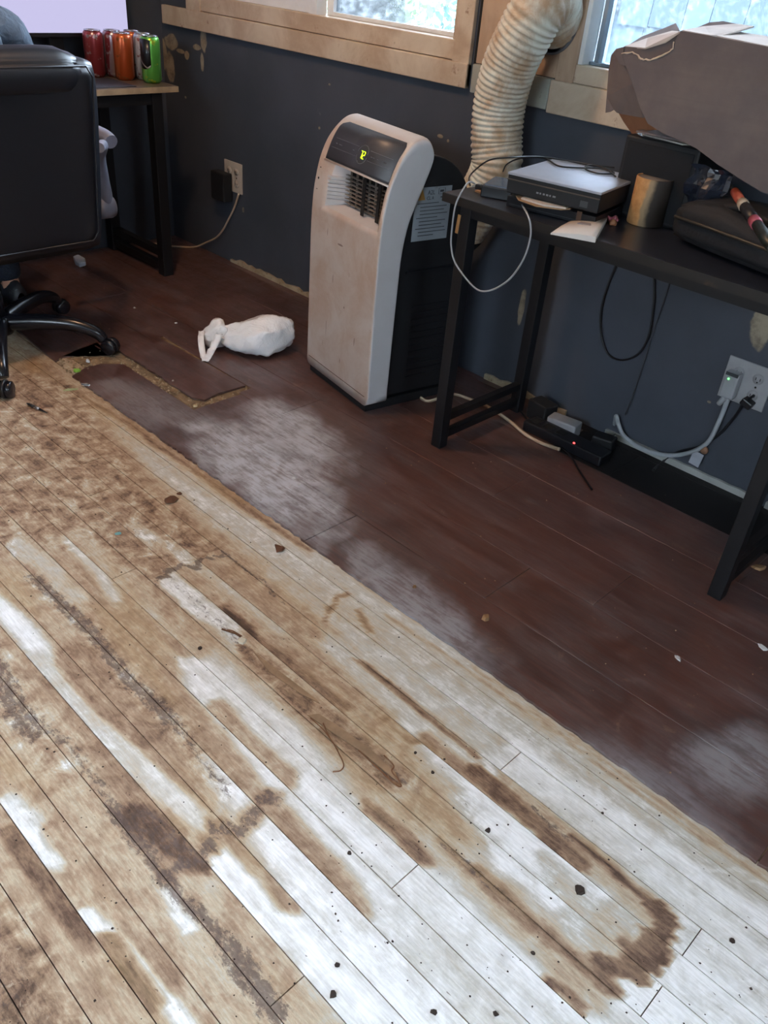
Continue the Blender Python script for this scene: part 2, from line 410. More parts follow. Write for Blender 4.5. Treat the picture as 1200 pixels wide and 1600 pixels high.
# tan and brown patches
S('t', .022, .40, (28,1300),(80,1380),(140,1468), soft=.006)
S('t', .020, .42, (165,1480),(235,1580), soft=.008)
S('t', .018, .50, (200,1428),(270,1525), soft=.01)
S('t', .028, .64, (90,1290),(160,1370),(230,1440), soft=.01)
S('t', .028, .60, (440,1285),(490,1345),(545,1420), soft=.02)
S('t', .02, .64, (370,1310),(400,1340),(440,1400), soft=.012)
S('t', .028, .66, (340,1110),(395,1175),(440,1215), soft=.01)
S('t', .024, .64, (250,1060),(330,1150),(390,1230), soft=.012)
S('t', .024, .62, (530,1120),(640,1210),(690,1260), soft=.02)
S('t', .018, .42, (350,955),(390,995),(545,1112), soft=.006)
S('t', .012, .22, (352,958),(392,990), soft=.005)
S('t', .020, .50, (395,1025),(480,1100),(560,1165),(627,1225), soft=.008, clip=False)
S('m', .026, .9, (395,1025),(480,1100),(560,1165),(627,1225), soft=.008, clip=False)
S('t', .018, .52, (601,1118),(650,1155), soft=.004)
S('t', .012, .66, (606,1124),(645,1152), soft=.004)
S('t', .02, .62, (672,1161),(725,1202),(770,1240), soft=.014)
S('t', .014, .45, (575,1262),(620,1300),(655,1342), soft=.012)
S('t', .026, .78, (700,1330),(800,1430),(940,1560), soft=.02)
S('t', .022, .74, (800,1225),(870,1290),(930,1340), soft=.012)
S('t', .03, .78, (915,1340),(1010,1410), soft=.012)
S('t', .03, .80, (870,1370),(990,1480), soft=.02)
S('t', .020, .42, (745,1205),(800,1250),(860,1305),(905,1352), soft=.004)
S('t', .006, .30, (885,1297),(940,1345),(1020,1408), soft=.004, clip=False)
S('t', .021, .36, (1022,1410),(1040,1430),(1030,1450),(1000,1490),(965,1540), soft=.004, clip=False)
S('t', .010, .36, (975,1475),(940,1530),(985,1560), soft=.008, clip=False)
S('t', .010, .40, (750,1360),(850,1450),(945,1530), soft=.010, clip=False)
S('t', .010, .42, (845,1518),(880,1545),(918,1582), soft=.004)
S('t', .006, .45, (690,1318),(760,1385),(850,1470), soft=.010, clip=False)
S('t', .007, .38, (556,1026),(650,1101),(702,1146),(760,1190), soft=.006, clip=False)
S('t', .006, .45, (530,940),(545,925),(500,965), soft=.006, clip=False)
S('t', .007, .45, (565,960),(578,985), soft=.005, clip=False)
S('t', .007, .46, (100,600),(200,662),(330,755),(480,858), soft=.006, clip=False)
S('t', .003, .66, (740,1040),(850,1120),(960,1200),(1200,1378), soft=.006, clip=False)
# grey grime
S('g', .018, .85, (55,905),(130,975),(195,1050),(262,1125), soft=.014, clip=False)
S('m', .024, .9, (55,905),(130,975),(195,1050),(262,1125),(350,1225), soft=.014, clip=False)
S('g', .012, .7, (262,1125),(300,1165),(355,1230), soft=.014, clip=False)
S('g', .018, .75, (425,1250),(335,1310),(255,1365), soft=.012, clip=False)
S('t', .020, .52, (425,1250),(335,1310),(255,1365), soft=.014, clip=False)
S('g', .016, .85, (180,1268),(255,1368),(330,1450),(430,1595), soft=.014, clip=False)
S('t', .034, .34, (225,1285),(310,1330), soft=.010)
S('g', .03, .6, (225,1285),(310,1330), soft=.010)
S('g', .018, .9, (355,1472),(400,1530),(446,1590), soft=.012, clip=False)
S('g', .03, .8, (-10,1040),(28,1110),(50,1140), soft=.016, clip=False)
S('g', .012, .75, (55,1115),(140,1205),(195,1275), soft=.016, clip=False)
S('m', .05, .9, (-20,1020),(30,1110),(100,1200), soft=.03, clip=False)
S('g', .010, 1., (348,864),(300,888),(243,912), soft=.006, clip=False)
S('g', .007, .8, (350,862),(412,911),(446,945), soft=.008, clip=False)
S('g', .008, .7, (845,1270),(880,1300),(900,1310), soft=.006, clip=False)
S('g', .010, .6, (700,1325),(760,1375),(800,1415), soft=.008, clip=False)
S('g', .012, .5, (262,900),(330,965),(390,1020), soft=.008)
S('g', .008, .8, (560,1165),(600,1200),(627,1226), soft=.004, clip=False)
#@END

t = NT('worn_painted_planks')
p = t.pos(); at = t.n('ShaderNodeAttribute', attribute_name='stain'); sep = t.n('ShaderNodeSeparateColor'); t.l(at.outputs['Color'], sep.inputs[0])
Rr, Gg, Bb = sep.outputs[0], sep.outputs[1], sep.outputs[2]
g1 = t.noise(t.mapv(p, (7, 110, 1)), 1.6, 6, 0.62)                 # wood grain along x
g2 = t.noise(t.mapv(p, (26, 240, 1)), 1.0, 4, 0.6)
n1 = t.noise(p, 22, 9, 0.66, 0.5); n2 = t.noise(p, 75, 7, 0.72); n3 = t.noise(t.mapv(p, (14, 30, 1)), 1.5, 6, 0.6, 0.6)
oi = t.n('ShaderNodeObjectInfo')
amp = t.math('MULTIPLY_ADD', Bb, 1.1, 0.45)
edge = t.math('MULTIPLY', t.math('MULTIPLY', Rr, t.math('SUBTRACT', 1.0, Rr)), 4.0)      # full wobble only where paint is half gone
v = t.math('MULTIPLY', t.math('SUBTRACT', n1, 0.5), amp)
v = t.math('MULTIPLY', v, t.math('MULTIPLY_ADD', edge, 0.85, 0.25))
v = t.math('ADD', v, Rr)
v = t.math('ADD', v, t.math('MULTIPLY', t.math('SUBTRACT', g1, 0.5), t.math('MULTIPLY_ADD', edge, 0.26, 0.03)))
v = t.math('ADD', v, t.math('MULTIPLY', t.math('SUBTRACT', n3, 0.5), t.math('MULTIPLY', edge, 0.30)))
v = t.math('ADD', v, t.math('MULTIPLY', t.math('SUBTRACT', t.noise(t.mapv(p, (40, 170, 1)), 1.0, 8, 0.75), 0.5), t.math('MULTIPLY_ADD', edge, 0.60, 0.03)))
v = t.math('ADD', v, t.math('MULTIPLY', t.math('SUBTRACT', oi.outputs['Random'], 0.5), 0.06))
cr = t.n('ShaderNodeValToRGB'); t.l(v, cr.inputs[0]); els = cr.color_ramp.elements
for e_, (pp, cc) in zip([els[0], els[1]] + [els.new(.5) for _ in range(5)], [(0.12, '33241c'), (1.0, 'ccced4'), (0.30, '654d3e'), (0.46, '927660'), (0.62, 'b0967d'), (0.76, 'c6b69d'), (0.88, 'cdcac1')]):
    e_.position = pp; e_.color = lin(cc)
col = cr.outputs[0]
yel = t.math('MULTIPLY', t.mr(t.noise(t.mapv(p, (1.5, 6, 1), (3, 1, 0)), 1.3, 4, .6), .48, .62), t.math('MULTIPLY', edge, t.math('MULTIPLY_ADD', Bb, -.35, .38)), clamp=True)
col = t.mix(yel, col, lin('b3966a'))
n4 = t.noise(t.mapv(p, (55, 95, 1)), 1.0, 9, 0.78, 0.3)
gm = t.mr(t.math('ADD', Gg, t.math('MULTIPLY', t.math('SUBTRACT', n4, 0.5), 3.1)), 0.46, 0.84)
gm = t.math('MULTIPLY', gm, 0.80)
col = t.mix(gm, col, t.mix(t.mr(n1, 0.3, 0.7), lin('4a3c38'), lin('6f605b')))
pale = t.mr(t.noise(p, 60, 8, 0.75, 1.0), 0.60, 0.66); pale = t.math('MULTIPLY', pale, t.math('MULTIPLY', Bb, 0.8))
col = t.mix(pale, col, lin('b8a590'))
sp = t.mr(t.noise(t.mapv(p, (60, 150, 1)), 1.0, 2, 0.5), 0.72, 0.76)
col = t.mix(t.math('MULTIPLY', sp, 0.65), col, lin('5d4738'))
fine = t.mr(g2, 0.3, 0.7, 0.86, 1.06)
hs = t.n('ShaderNodeHueSaturation'); t.l(fine, hs.inputs['Value']); t.l(col, hs.inputs['Color']); t.base(hs.outputs[0])
t.l(t.mr(v, 0.5, 1.0, 0.62, 0.40), t.b.inputs['Roughness'])
t.bump(t.math('ADD', t.math('MULTIPLY', g1, 0.5), n2), 0.22, 0.004); M['oldplank'] = t.m

floor = struct('floor', MB().box((XL - .1, YB - .1, -0.06), (XR + .1, 0.0, -0.013)), M['subfloor'])
def plank(x0, x1, y0, y1, step=0.008, nacross=8):
    nx = max(2, int(round((x1 - x0) / step))); ys = np.linspace(y0, y1, nacross + 1)
    xs = np.linspace(x0, x1, nx + 1)
    X, Y = np.meshgrid(xs, ys, indexing='ij'); tone, gr, mo = strokes_eval(X, np.clip(Y, y0 + 1e-4, y1 - 1e-4))
    Z = np.zeros(X.shape) + random.uniform(-.0007, .0004)
    vs = [(X[i, j], Y[i, j], Z[i, j]) for i in range(nx+1) for j in range(nacross+1)]; m = nacross + 1
    fs = [(i*m+j, (i+1)*m+j, (i+1)*m+j+1, i*m+j+1) for i in range(nx) for j in range(nacross)]
    ring = [(i, 0) for i in range(nx+1)] + [(nx, j) for j in range(1, m)] + [(i, m-1) for i in range(nx-1, -1, -1)] + [(0, j) for j in range(m-2, 0, -1)]
    k = len(vs); vs += [(X[i, j], Y[i, j], -0.0128) for i, j in ring]; L = len(ring)
    for q in range(L):
        a_ = ring[q][0]*m + ring[q][1]; b_ = ring[(q+1) % L][0]*m + ring[(q+1) % L][1]
        fs.append((a_, k + q, k + (q+1) % L, b_))
    me = bpy.data.meshes.new('plank'); me.from_pydata(vs, [], fs); me.materials.append(M['oldplank'])
    at = me.color_attributes.new('stain', 'FLOAT_COLOR', 'POINT')
    arr = np.zeros((len(vs), 4), np.float32); arr[:, 3] = 1
    c = np.stack([tone, gr, mo], -1).reshape(-1, 3); arr[:k, :3] = c
    for q in range(L): arr[k + q, :3] = (0.25, 0, 0)
    at.data.foreach_set('color', arr.ravel())
    o = bpy.data.objects.new('plank', me); COL.objects.link(o); o.parent = floor; return o
JO = {1: [-.515], 2: [-.09], 4: [-.088], 6: [-.485], 10: [-.475]}
for k in range(-2, 18):
    ya = E0 - GAP*k; yb = ya - GAP
    js = list(JO.get(k, [])); rnd = random.Random(k*13+5)
    base_x = js[0] if js else rnd.uniform(0.15, 0.6)
    x = base_x - rnd.uniform(1.9, 2.4)
    while x > XL + .3: js.append(x); x -= rnd.uniform(1.0, 1.9)
    x = base_x + rnd.uniform(.9, 1.2)
    while x < 1.2: js.append(x); x += 1.3
    xs = sorted([XL + .004] + js + [1.85])
    for a_, b_ in zip(xs[:-1], xs[1:]):
        g = 0.0009
        near = b_ < -0.2 or a_ < 0.4
        plank(a_ + g, b_ - g, yb + g, ya - g, 0.008 if a_ < 0.1 else 0.05)
# plain planks nearer the photographer's feet and beyond, out of view
mb = MB()
for k in range(18, 46):
    ya = E0 - GAP*k; plank(XL + .004, 1.85, ya - GAP + .001, ya - .001, .12, 2)

# brown wide boards laid over them
bed_m = simple('tan_adhesive_bed', '7a6852', .95, var=.4, scale=25, bump=.5)
MB().box((-3.67, -.975, -.012), (1.85, -.004, .0045)).build('adhesive_bed', bed_m, floor)
MB().box((-2.70, -1.10, -.012), (-2.491, -.976, .0035)).build('adhesive_bed', bed_m, floor)
MB().box((-2.49, -1.162, -.0125), (1.85, -.976, .0045)).build('adhesive_bed', bed_m, floor)
def painted_haze(a, b, w, k):  # patch of window-reflection haze painted into the board colour
    A, B_ = F(*a), F(*b); m_ = (A + B_)/2; d = B_ - A
    return (((m_.x, m_.y, 0), math.atan2(d.y, d.x)), (d.length/2, w, 9), k)
PAINTED_HAZE = [painted_haze((290, 640), (545, 850), .17, 1.0), painted_haze((390, 615), (530, 750), .16, .9), painted_haze((520, 840), (800, 1080), .11, .5), painted_haze((140, 590), (320, 680), .14, .36), painted_haze((1080, 1130), (1230, 1260), .16, .42), painted_haze((880, 1130), (1200, 1370), .09, .28), (((.55, -.95, 0), 0.0), (.6, .13, 9), .45)]
t = NT('dark_red_brown_boards'); p = t.pos(); oi = t.n('ShaderNodeObjectInfo')
gr = t.noise(t.mapv(p, (3, 60, 1)), 1.5, 6, 0.6); big = t.noise(p, 3.2, 6, 0.62, 0.6); med = t.noise(p, 16, 8, 0.68, 0.4)
c = t.mix(t.mr(big, 0.3, 0.7), lin('3a1f18'), lin('4f2b20'))
c = t.mix(t.math('MULTIPLY', t.mr(gr, 0.4, 0.75), 0.4), c, lin('6a3a28'))
c = t.mix(t.math('MULTIPLY', t.mr(med, 0.60, 0.72), 0.42), c, lin('80604a'))
c = t.mix(t.math('MULTIPLY', t.mr(t.noise(p, 34, 6, 0.7), 0.70, 0.74), 0.6), c, lin('8d5f38'))
dust_haze = t.mr(t.noise(t.mapv(p, (3, 14, 1)), 1.3, 7, .7, .4), .35, .8, .02, .13)
for ctr, rad_, w_ in PAINTED_HAZE:
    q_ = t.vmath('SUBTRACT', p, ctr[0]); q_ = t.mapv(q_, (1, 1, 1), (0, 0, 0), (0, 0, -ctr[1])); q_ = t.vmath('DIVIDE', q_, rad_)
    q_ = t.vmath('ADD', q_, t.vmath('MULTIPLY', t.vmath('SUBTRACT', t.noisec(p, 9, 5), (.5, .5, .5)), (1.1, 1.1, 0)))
    f_ = t.math('MULTIPLY', t.mr(t.vmath('LENGTH', q_, (0, 0, 0)), 1.15, .35), w_); dust_haze = t.math('MAXIMUM', dust_haze, f_)
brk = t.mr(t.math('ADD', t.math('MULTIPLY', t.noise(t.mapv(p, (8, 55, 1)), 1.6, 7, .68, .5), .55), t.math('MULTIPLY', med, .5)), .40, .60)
dust_haze = t.math('MULTIPLY', dust_haze, t.math('MULTIPLY_ADD', brk, .65, .35))
c = t.mix(dust_haze, c, lin('c2c6cf'))       # pale haze of the window reflection painted in, over thin dust
t.base(c)
rg = t.mr(t.math('ADD', t.math('MULTIPLY', med, 0.55), t.math('MULTIPLY', t.noise(t.mapv(p, (5, 90, 1)), 1, 5), 0.45)), 0.35, 0.62, 0.34, 0.50)
t.l(rg, t.b.inputs['Roughness']); t.b.inputs['Coat Weight'].default_value = .7; t.l(t.mr(med, .35, .65, .30, .55), t.b.inputs['Coat Roughness']); t.b.inputs['Specular IOR Level'].default_value = 0.55
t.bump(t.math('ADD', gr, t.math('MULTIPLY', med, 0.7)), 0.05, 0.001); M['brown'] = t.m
M['brown_edge'] = M['brown']
TH = 0.0075
def ragged(x0, x1, y, amp, step, seed, side):
    rnd = random.Random(seed); n = max(2, int(abs(x1 - x0) / step)); out = []
    for i in range(n + 1):
        x = x0 + (x1 - x0) * i / n; out.append((x, y + (rnd.random()**2) * amp * side if 0 < i < n else y))
    return out
def board(x0, x1, y0, y1, z=0.0, rough_edge=False, tilt=0.0, poly=None, mat=None):
    if poly is None:
        lo = ragged(x0, x1, y0, 0.0045, 0.014, int(x0*1000) % 977, 1) if rough_edge else [(x0, y0), (x1, y0)]
        poly = lo + [(x1, y1), (x0, y1)]
    cx = sum(q[0] for q in poly)/len(poly)
    mb = MB().prism([(x, y, z) for x, y in poly], (0, 0, 1), TH)
    if tilt:
        for v in mb.v: v.z += tilt * (v.x - x0) + 0
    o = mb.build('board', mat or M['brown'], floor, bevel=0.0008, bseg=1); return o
M['brown_shadow'] = simple('shadowed_board', '100d0e', 0.6, var=0.2, scale=12)  # near-black boards paint the tabletop's shadow along the wall
ROW = [-1.172, -0.985, -0.797, -0.609, -0.421, -0.232, -0.042]
g = 0.0006
# first row (edge row): torn piece at the left, then a gap, then the long board
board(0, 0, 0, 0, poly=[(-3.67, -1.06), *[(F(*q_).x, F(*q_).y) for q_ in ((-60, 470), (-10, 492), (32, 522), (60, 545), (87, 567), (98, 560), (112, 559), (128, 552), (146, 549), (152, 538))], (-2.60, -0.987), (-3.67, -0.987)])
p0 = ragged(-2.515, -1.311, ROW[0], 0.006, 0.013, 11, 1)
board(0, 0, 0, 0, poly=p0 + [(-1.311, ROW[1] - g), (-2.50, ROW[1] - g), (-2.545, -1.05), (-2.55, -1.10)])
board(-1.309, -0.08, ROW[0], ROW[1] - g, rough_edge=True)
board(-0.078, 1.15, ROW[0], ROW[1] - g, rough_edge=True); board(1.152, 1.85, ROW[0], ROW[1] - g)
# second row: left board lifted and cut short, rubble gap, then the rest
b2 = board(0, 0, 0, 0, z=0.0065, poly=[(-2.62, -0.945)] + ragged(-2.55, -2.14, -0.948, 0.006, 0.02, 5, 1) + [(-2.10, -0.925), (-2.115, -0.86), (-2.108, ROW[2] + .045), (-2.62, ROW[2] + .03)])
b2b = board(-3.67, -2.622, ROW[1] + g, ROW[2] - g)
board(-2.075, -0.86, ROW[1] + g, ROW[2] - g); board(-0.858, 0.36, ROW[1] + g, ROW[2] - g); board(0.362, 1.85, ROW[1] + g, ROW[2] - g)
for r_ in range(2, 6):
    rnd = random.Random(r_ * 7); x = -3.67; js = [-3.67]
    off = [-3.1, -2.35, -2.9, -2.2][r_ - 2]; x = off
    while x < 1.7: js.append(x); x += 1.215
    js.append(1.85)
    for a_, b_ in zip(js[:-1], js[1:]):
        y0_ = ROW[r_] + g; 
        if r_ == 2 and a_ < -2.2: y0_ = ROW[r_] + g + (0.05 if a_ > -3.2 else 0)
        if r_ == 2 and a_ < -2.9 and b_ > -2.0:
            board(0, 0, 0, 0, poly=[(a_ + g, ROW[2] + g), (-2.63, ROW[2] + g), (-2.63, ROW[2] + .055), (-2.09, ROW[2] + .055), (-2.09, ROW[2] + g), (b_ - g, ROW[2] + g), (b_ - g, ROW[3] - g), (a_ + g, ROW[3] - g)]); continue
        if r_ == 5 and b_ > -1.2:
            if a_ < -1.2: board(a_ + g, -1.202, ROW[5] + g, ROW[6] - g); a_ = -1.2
            board(a_ + g, b_ - g, ROW[5] + g, ROW[6] - g, mat=M['brown_shadow']); continue
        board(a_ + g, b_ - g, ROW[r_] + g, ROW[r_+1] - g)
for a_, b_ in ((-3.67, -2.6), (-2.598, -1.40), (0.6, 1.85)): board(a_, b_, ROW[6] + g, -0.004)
for a_, b_ in ((-1.398, -0.2), (-0.198, 0.598)): board(a_, b_, ROW[6] + g, -0.004, mat=M['brown_shadow'])
# bare foot-of-wall strip
M['strip'] = dirty_white('torn_foot_strip', '9a8a70', 'b5a78e', 0.55, '6f4f36', 14)
M['strip2'] = dirty_white('grey_foot_strip', '9b9c98', 'a9aaa6', 0.7, '6f6a60', 14)
def strip(name, pts_top, z0, mat):
    mb = MB().prism(pts_top, (0, 1, 0), 0.010); o = mb.build(name, mat, org=(0, 0, 0)); o['kind'] = 'structure'; return o
def foot(x0, x1, h, seed, amp):
    rnd = random.Random(seed); n = max(2, int((x1 - x0) / .03)); top = [(x1 - (x1 - x0)*i/n, -0.011, h + rnd.uniform(-amp, amp)) for i in range(n + 1)]
    return [(x0, -0.011, TH), (x1, -0.011, TH)] + top
strip('baseboard_torn', foot(-3.2, -2.05, 0.026, 3, .008), 0, M['strip'])
strip('baseboard_middle', foot(-1.66, -1.30, 0.030, 4, .008), 0, M['strip'])
strip('baseboard_right', foot(-1.14, -0.64, 0.028, 8, .0015), 0, M['strip2'])
strip('baseboard_far_right', foot(-0.585, 0.6, 0.028, 9, .0015), 0, M['strip2'])
# rubble in the gaps of the boards
M['rubble'] = simple('crumbled_tan_adhesive', '8c7c64', 0.9, var=0.35, scale=60, bump=0.5)
mb = MB(); rnd = random.Random(4)
def crumb(mb, c, r, rnd):
    vs = [Vector((rnd.uniform(.6, 1.2)*a, rnd.uniform(.6, 1.2)*b, rnd.uniform(.5, 1.0)*d_)) * r for a, b, d_ in ((1,0,0),(0,1,0),(-1,0,0),(0,-1,0),(0,0,.9),(0,0,-.35))]
    ang = rnd.uniform(0, 6); rot = Matrix.Rotation(ang, 3, 'Z'); vs = [rot @ q + Vector(c) for q in vs]
    mb.add(vs, [(0,1,4),(1,2,4),(2,3,4),(3,0,4),(1,0,5),(2,1,5),(3,2,5),(0,3,5)])
for i in range(340):
    u = rnd.random()
    if u < .5: x = rnd.uniform(-2.56, -2.09); y = rnd.uniform(-.992, -.944)
    elif u < .72: x = rnd.uniform(-2.105, -2.07); y = rnd.uniform(-.97, -.75)
    else: x = rnd.uniform(-2.66, -2.53); y = rnd.uniform(-1.17, -.98)
    crumb(mb, (x, y, rnd.uniform(.001, .005)), rnd.uniform(.0025, .009), rnd)
o = mb.build('rubble', M['rubble'], floor); o['kind'] = 'stuff'; o['label'] = 'crumbled tan adhesive in the gaps between brown boards'
#@PART2
# ------------------------------------------------------------------ windows and their trim
def pbox(mb, x0, x1, z0, z1, y0=-0.018, y1=0.0): return mb.box((x0, y0, z0), (x1, y1, z1))
def wpart(name, mb, mat, parent, bev=0.002): return mb.build(name, mat, parent, bevel=bev)
w1 = pbox(MB(), W1[0] - .10, W1[0], W1[2] - .125, W1[3] + .1).build('window_1', M['trim'], org=(0, 0, 0), bevel=.003); w1['kind'] = 'structure'
wpart('casing', pbox(MB(), W1[1], -1.905, .935, W1[3] + .1), M['trim'], w1, .003)
wpart('sill_board', pbox(MB(), -3.64, -1.905, .932, 1.003, -.022), M['trim'], w1, .003)
wpart('frame_rail', pbox(MB(), -3.46, W1[1], 1.005, 1.062, -.012, .10), M['trim'], w1, .003)
wpart('frame_rail', pbox(MB(), W1[0], W1[1], 1.95, 2.03, -.012, .10), M['trim'], w1, .003)
wpart('frame_side', pbox(MB(), W1[0] - .002, W1[0] + .012, 1.062, 1.95, -.012, .10), M['vinyl'], w1)
wpart('frame_side', pbox(MB(), W1[1] - .014, W1[1] + .002, 1.062, 1.95, -.008, .10), M['trim'], w1)
sash = wpart('sash', MB().box((-3.35, .012, 1.062), (-2.70, .045, 1.108)).box((-3.35, .012, 1.90), (-2.70, .045, 1.95)).box((-3.35, .012, 1.108), (-3.315, .045, 1.90)), M['vinyl'], w1)
wpart('pane', MB().box((-3.315, .026, 1.108), (-2.70, .030, 1.90)), M['glass'], sash, 0)
wpart('meeting_stile', MB().box((-2.70, .0, 1.055), (-2.655, .05, 1.95)), M['vinyl'], w1)
s2 = wpart('sash', MB().box((-2.655, .050, 1.062), (-1.985, .085, 1.075)).box((-2.655, .05, 1.90), (-1.985, .085, 1.95)).box((-2.010, .05, 1.075), (-1.985, .085, 1.90)).box((-2.655, .05, 1.075), (-2.62, .085, 1.90)), M['vinyl'], w1)
wpart('pane', MB().box((-2.62, .066, 1.075), (-2.010, .070, 1.90)), M['glass'], s2, 0)

w2 = pbox(MB(), -1.575, W2[0], .995, W2[3] + .1, -.014).build('window_2', M['ply'], org=(0, 0, 0), bevel=.003); w2['kind'] = 'structure'
wpart('frame_rail', pbox(MB(), W2[0], -0.15, 1.005, 1.053, -.012, .10), M['trim'], w2, .003)
wpart('frame_rail', pbox(MB(), W2[0], -0.15, 1.95, 2.03, -.012, .10), M['trim'], w2, .003)
wpart('frame_side', MB().box((W2[0] - .004, -.004, 1.053), (W2[0] + .014, .10, 1.95)), M['vinyl'], w2)
s3 = wpart('sash', MB().box((W2[0] + .014, .03, 1.053), (-.15, .07, 1.062)).box((W2[0] + .014, .03, 1.90), (-.15, .07, 1.95)).box((W2[0] + .030, .03, 1.062), (W2[0] + .044, .07, 1.9)), simple('blue_grey_gasket', '7b8d9c', .5), w2)
wpart('pane', MB().box((W2[0] + .014, .048, 1.062), (-.15, .052, 1.90)), M['glass'], s3, 0)
wpart('casing', pbox(MB(), -.15, -.06, .93, 2.1), M['trim'], w2)

mb = pbox(MB(), -1.895, -1.885, .94, 2.1, -.004); o = mb.build('trim_1', M['slot'], org=(0, 0, 0)); o['kind'] = 'structure'
o = pbox(MB(), -1.882, -1.577, 1.008, 2.1, -.010).build('trim_2', M['ply'], org=(0, 0, 0), bevel=.002); o['kind'] = 'structure'
o = pbox(MB(), -1.885, -1.69, .925, 1.006, -.020).build('trim_3', M['trim_grey'], org=(0, 0, 0), bevel=.003); o['kind'] = 'structure'
o = pbox(MB(), -1.69, -1.585, .922, 1.006, -.0195).build('trim_4', M['trim_grey'], org=(0, 0, 0), bevel=.003); o['kind'] = 'structure'
o = pbox(MB(), -1.584, -.06, .915, 1.004, -.020).build('trim_5', M['trim'], org=(0, 0, 0), bevel=.003); o['kind'] = 'structure'

# ------------------------------------------------------------------ outdoors
GZ = -0.55
t = NT('mown_grass_ground'); p = t.pos(); t.base(t.mix(t.mr(t.noise(p, 3, 6, .7), .35, .65), lin('46523a'), lin('6b7358'))); t.b.inputs['Roughness'].default_value = 1
struct('ground', MB().box((-22, .5, GZ - .1), (8, 16, GZ)), t.m)
t = NT('pale_blue_shingle'); oi = t.n('ShaderNodeObjectInfo'); p = t.pos(); g1 = t.noise(t.mapv(p, (60, 60, 3)), 1, 5)
t.base(t.mix(t.mr(t.math('ADD', t.math('MULTIPLY', oi.outputs['Random'], .5), t.math('MULTIPLY', g1, .5)), .2, .8), lin('2b3844'), lin('394753'))); t.b.inputs['Roughness'].default_value = .8; M['shingle'] = t.m
HX, HY = -3.30, 3.0
house = thing('neighbouring_house', 'pale blue shingled house wall seen through the right window', 'house', (HX, HY, GZ))
MB().box((HX, HY, GZ), (4.0, HY + .2, 2.6)).build('wall', simple('grey_sheathing', '3c444c', .9), house)
MB().box((HX - .05, HY - .05, GZ), (HX + .04, HY + .22, 2.6)).build('corner_board', simple('white_corner_board', '9aa2a8', .6), house)
MB().box((HX - .3, HY - .55, 2.45), (4.2, HY + .3, 2.56)).build('shade_eave', simple('neighbour_shade_eave', 'a9adae', .8), house)  # overhang added to shade the shingles from the overhead sky
rnd = random.Random(3)
for r_ in range(9):
    z0 = 0.02 + r_ * .245 ; x = HX + .04 + rnd.uniform(0, .1)
    while x < -0.4:
        w = rnd.uniform(.16, .26); a = rnd.uniform(-.006, .006)
        mb = MB().add([(x+.002, HY-.030, z0+a), (x+w-.002, HY-.030, z0+a), (x+w-.002, HY-.004, z0+.28), (x+.002, HY-.004, z0+.28), (x+.002, HY-.012, z0+a), (x+w-.002, HY-.012, z0+a)],
                      [(0,1,2,3), (0,4,5,1), (0,3,4), (1,5,2)])
        mb.build('shingle', M['shingle'], house); x += w
def leafmat(name, a, b):
    t = NT(name); gi = t.n('ShaderNodeNewGeometry'); t.base(t.mix(gi.outputs['Random Per Island'], lin(a), lin(b)))
    t.b.inputs['Roughness'].default_value = .5; t.b.inputs['Subsurface Weight'].default_value = 0; return t.m
LM = [leafmat('pale_leaves', '4c6b44', '86976f'), leafmat('mid_leaves', '34553a', '688460'), leafmat('bluish_leaves', '4a6a66', '7d938e')]
bark = simple('grey_bark', '5d554c', .9, var=.3, bump=.4)
def bush(x, y, r, h, k, label, n=2600, seed=1):
    rnd = random.Random(seed); b = thing('bush', label, 'bush', (x, y, GZ), 'garden bushes behind the left window' if False else None)
    mb = MB()
    for i in range(n):
        u = rnd.uniform(-1, 1); a = rnd.uniform(0, 6.283); rr = (rnd.random() ** .4)
        q = Vector((math.sqrt(1-u*u)*math.cos(a), math.sqrt(1-u*u)*math.sin(a), u)); lump = .8 + .35*mnoise.noise(q*2.3 + Vector((seed, 0, 0)))
        c = Vector((x, y, GZ + h*.55)) + Vector((q.x*r, q.y*r, q.z*h*.5)) * rr * lump
        s_ = rnd.uniform(.025, .06); e1 = Vector((rnd.gauss(0, 1), rnd.gauss(0, 1), rnd.gauss(0, 1))).normalized(); e2 = e1.orthogonal().normalized()
        mb.add([c - e1*s_, c + e2*s_*.5, c + e1*s_, c - e2*s_*.5], [(0, 1, 2, 3)])
    mb.build('foliage', LM[k], b); MB().tube([(x, y, GZ), (x + .05, y, GZ + h*.3), (x, y + .03, GZ + h*.6)], [.05, .04, .02], 7).build('stem', bark, b)
bush(-4.4, 3.2, .75, 1.9, 2, 'bluish leafy bush beside the corner of the shingled house', seed=1)
bush(-6.1, 3.9, .85, 2.1, 0, 'pale green bush seen through the right pane of the long window', seed=2)
bush(-8.0, 4.4, .95, 2.2, 1, 'mid green bush seen through the middle of the long window', seed=3)
bush(-10.3, 5.0, 1.1, 2.5, 0, 'pale green bush seen at the left end of the long window', seed=4)
bush(-7.0, 7.0, 1.5, 3.2, 1, 'tall mid green bush behind the lower bushes outside', 3200, seed=5)
bush(-12.6, 7.4, 1.5, 3.2, 2, 'far bluish green bush beyond the left pane', 3000, seed=6)

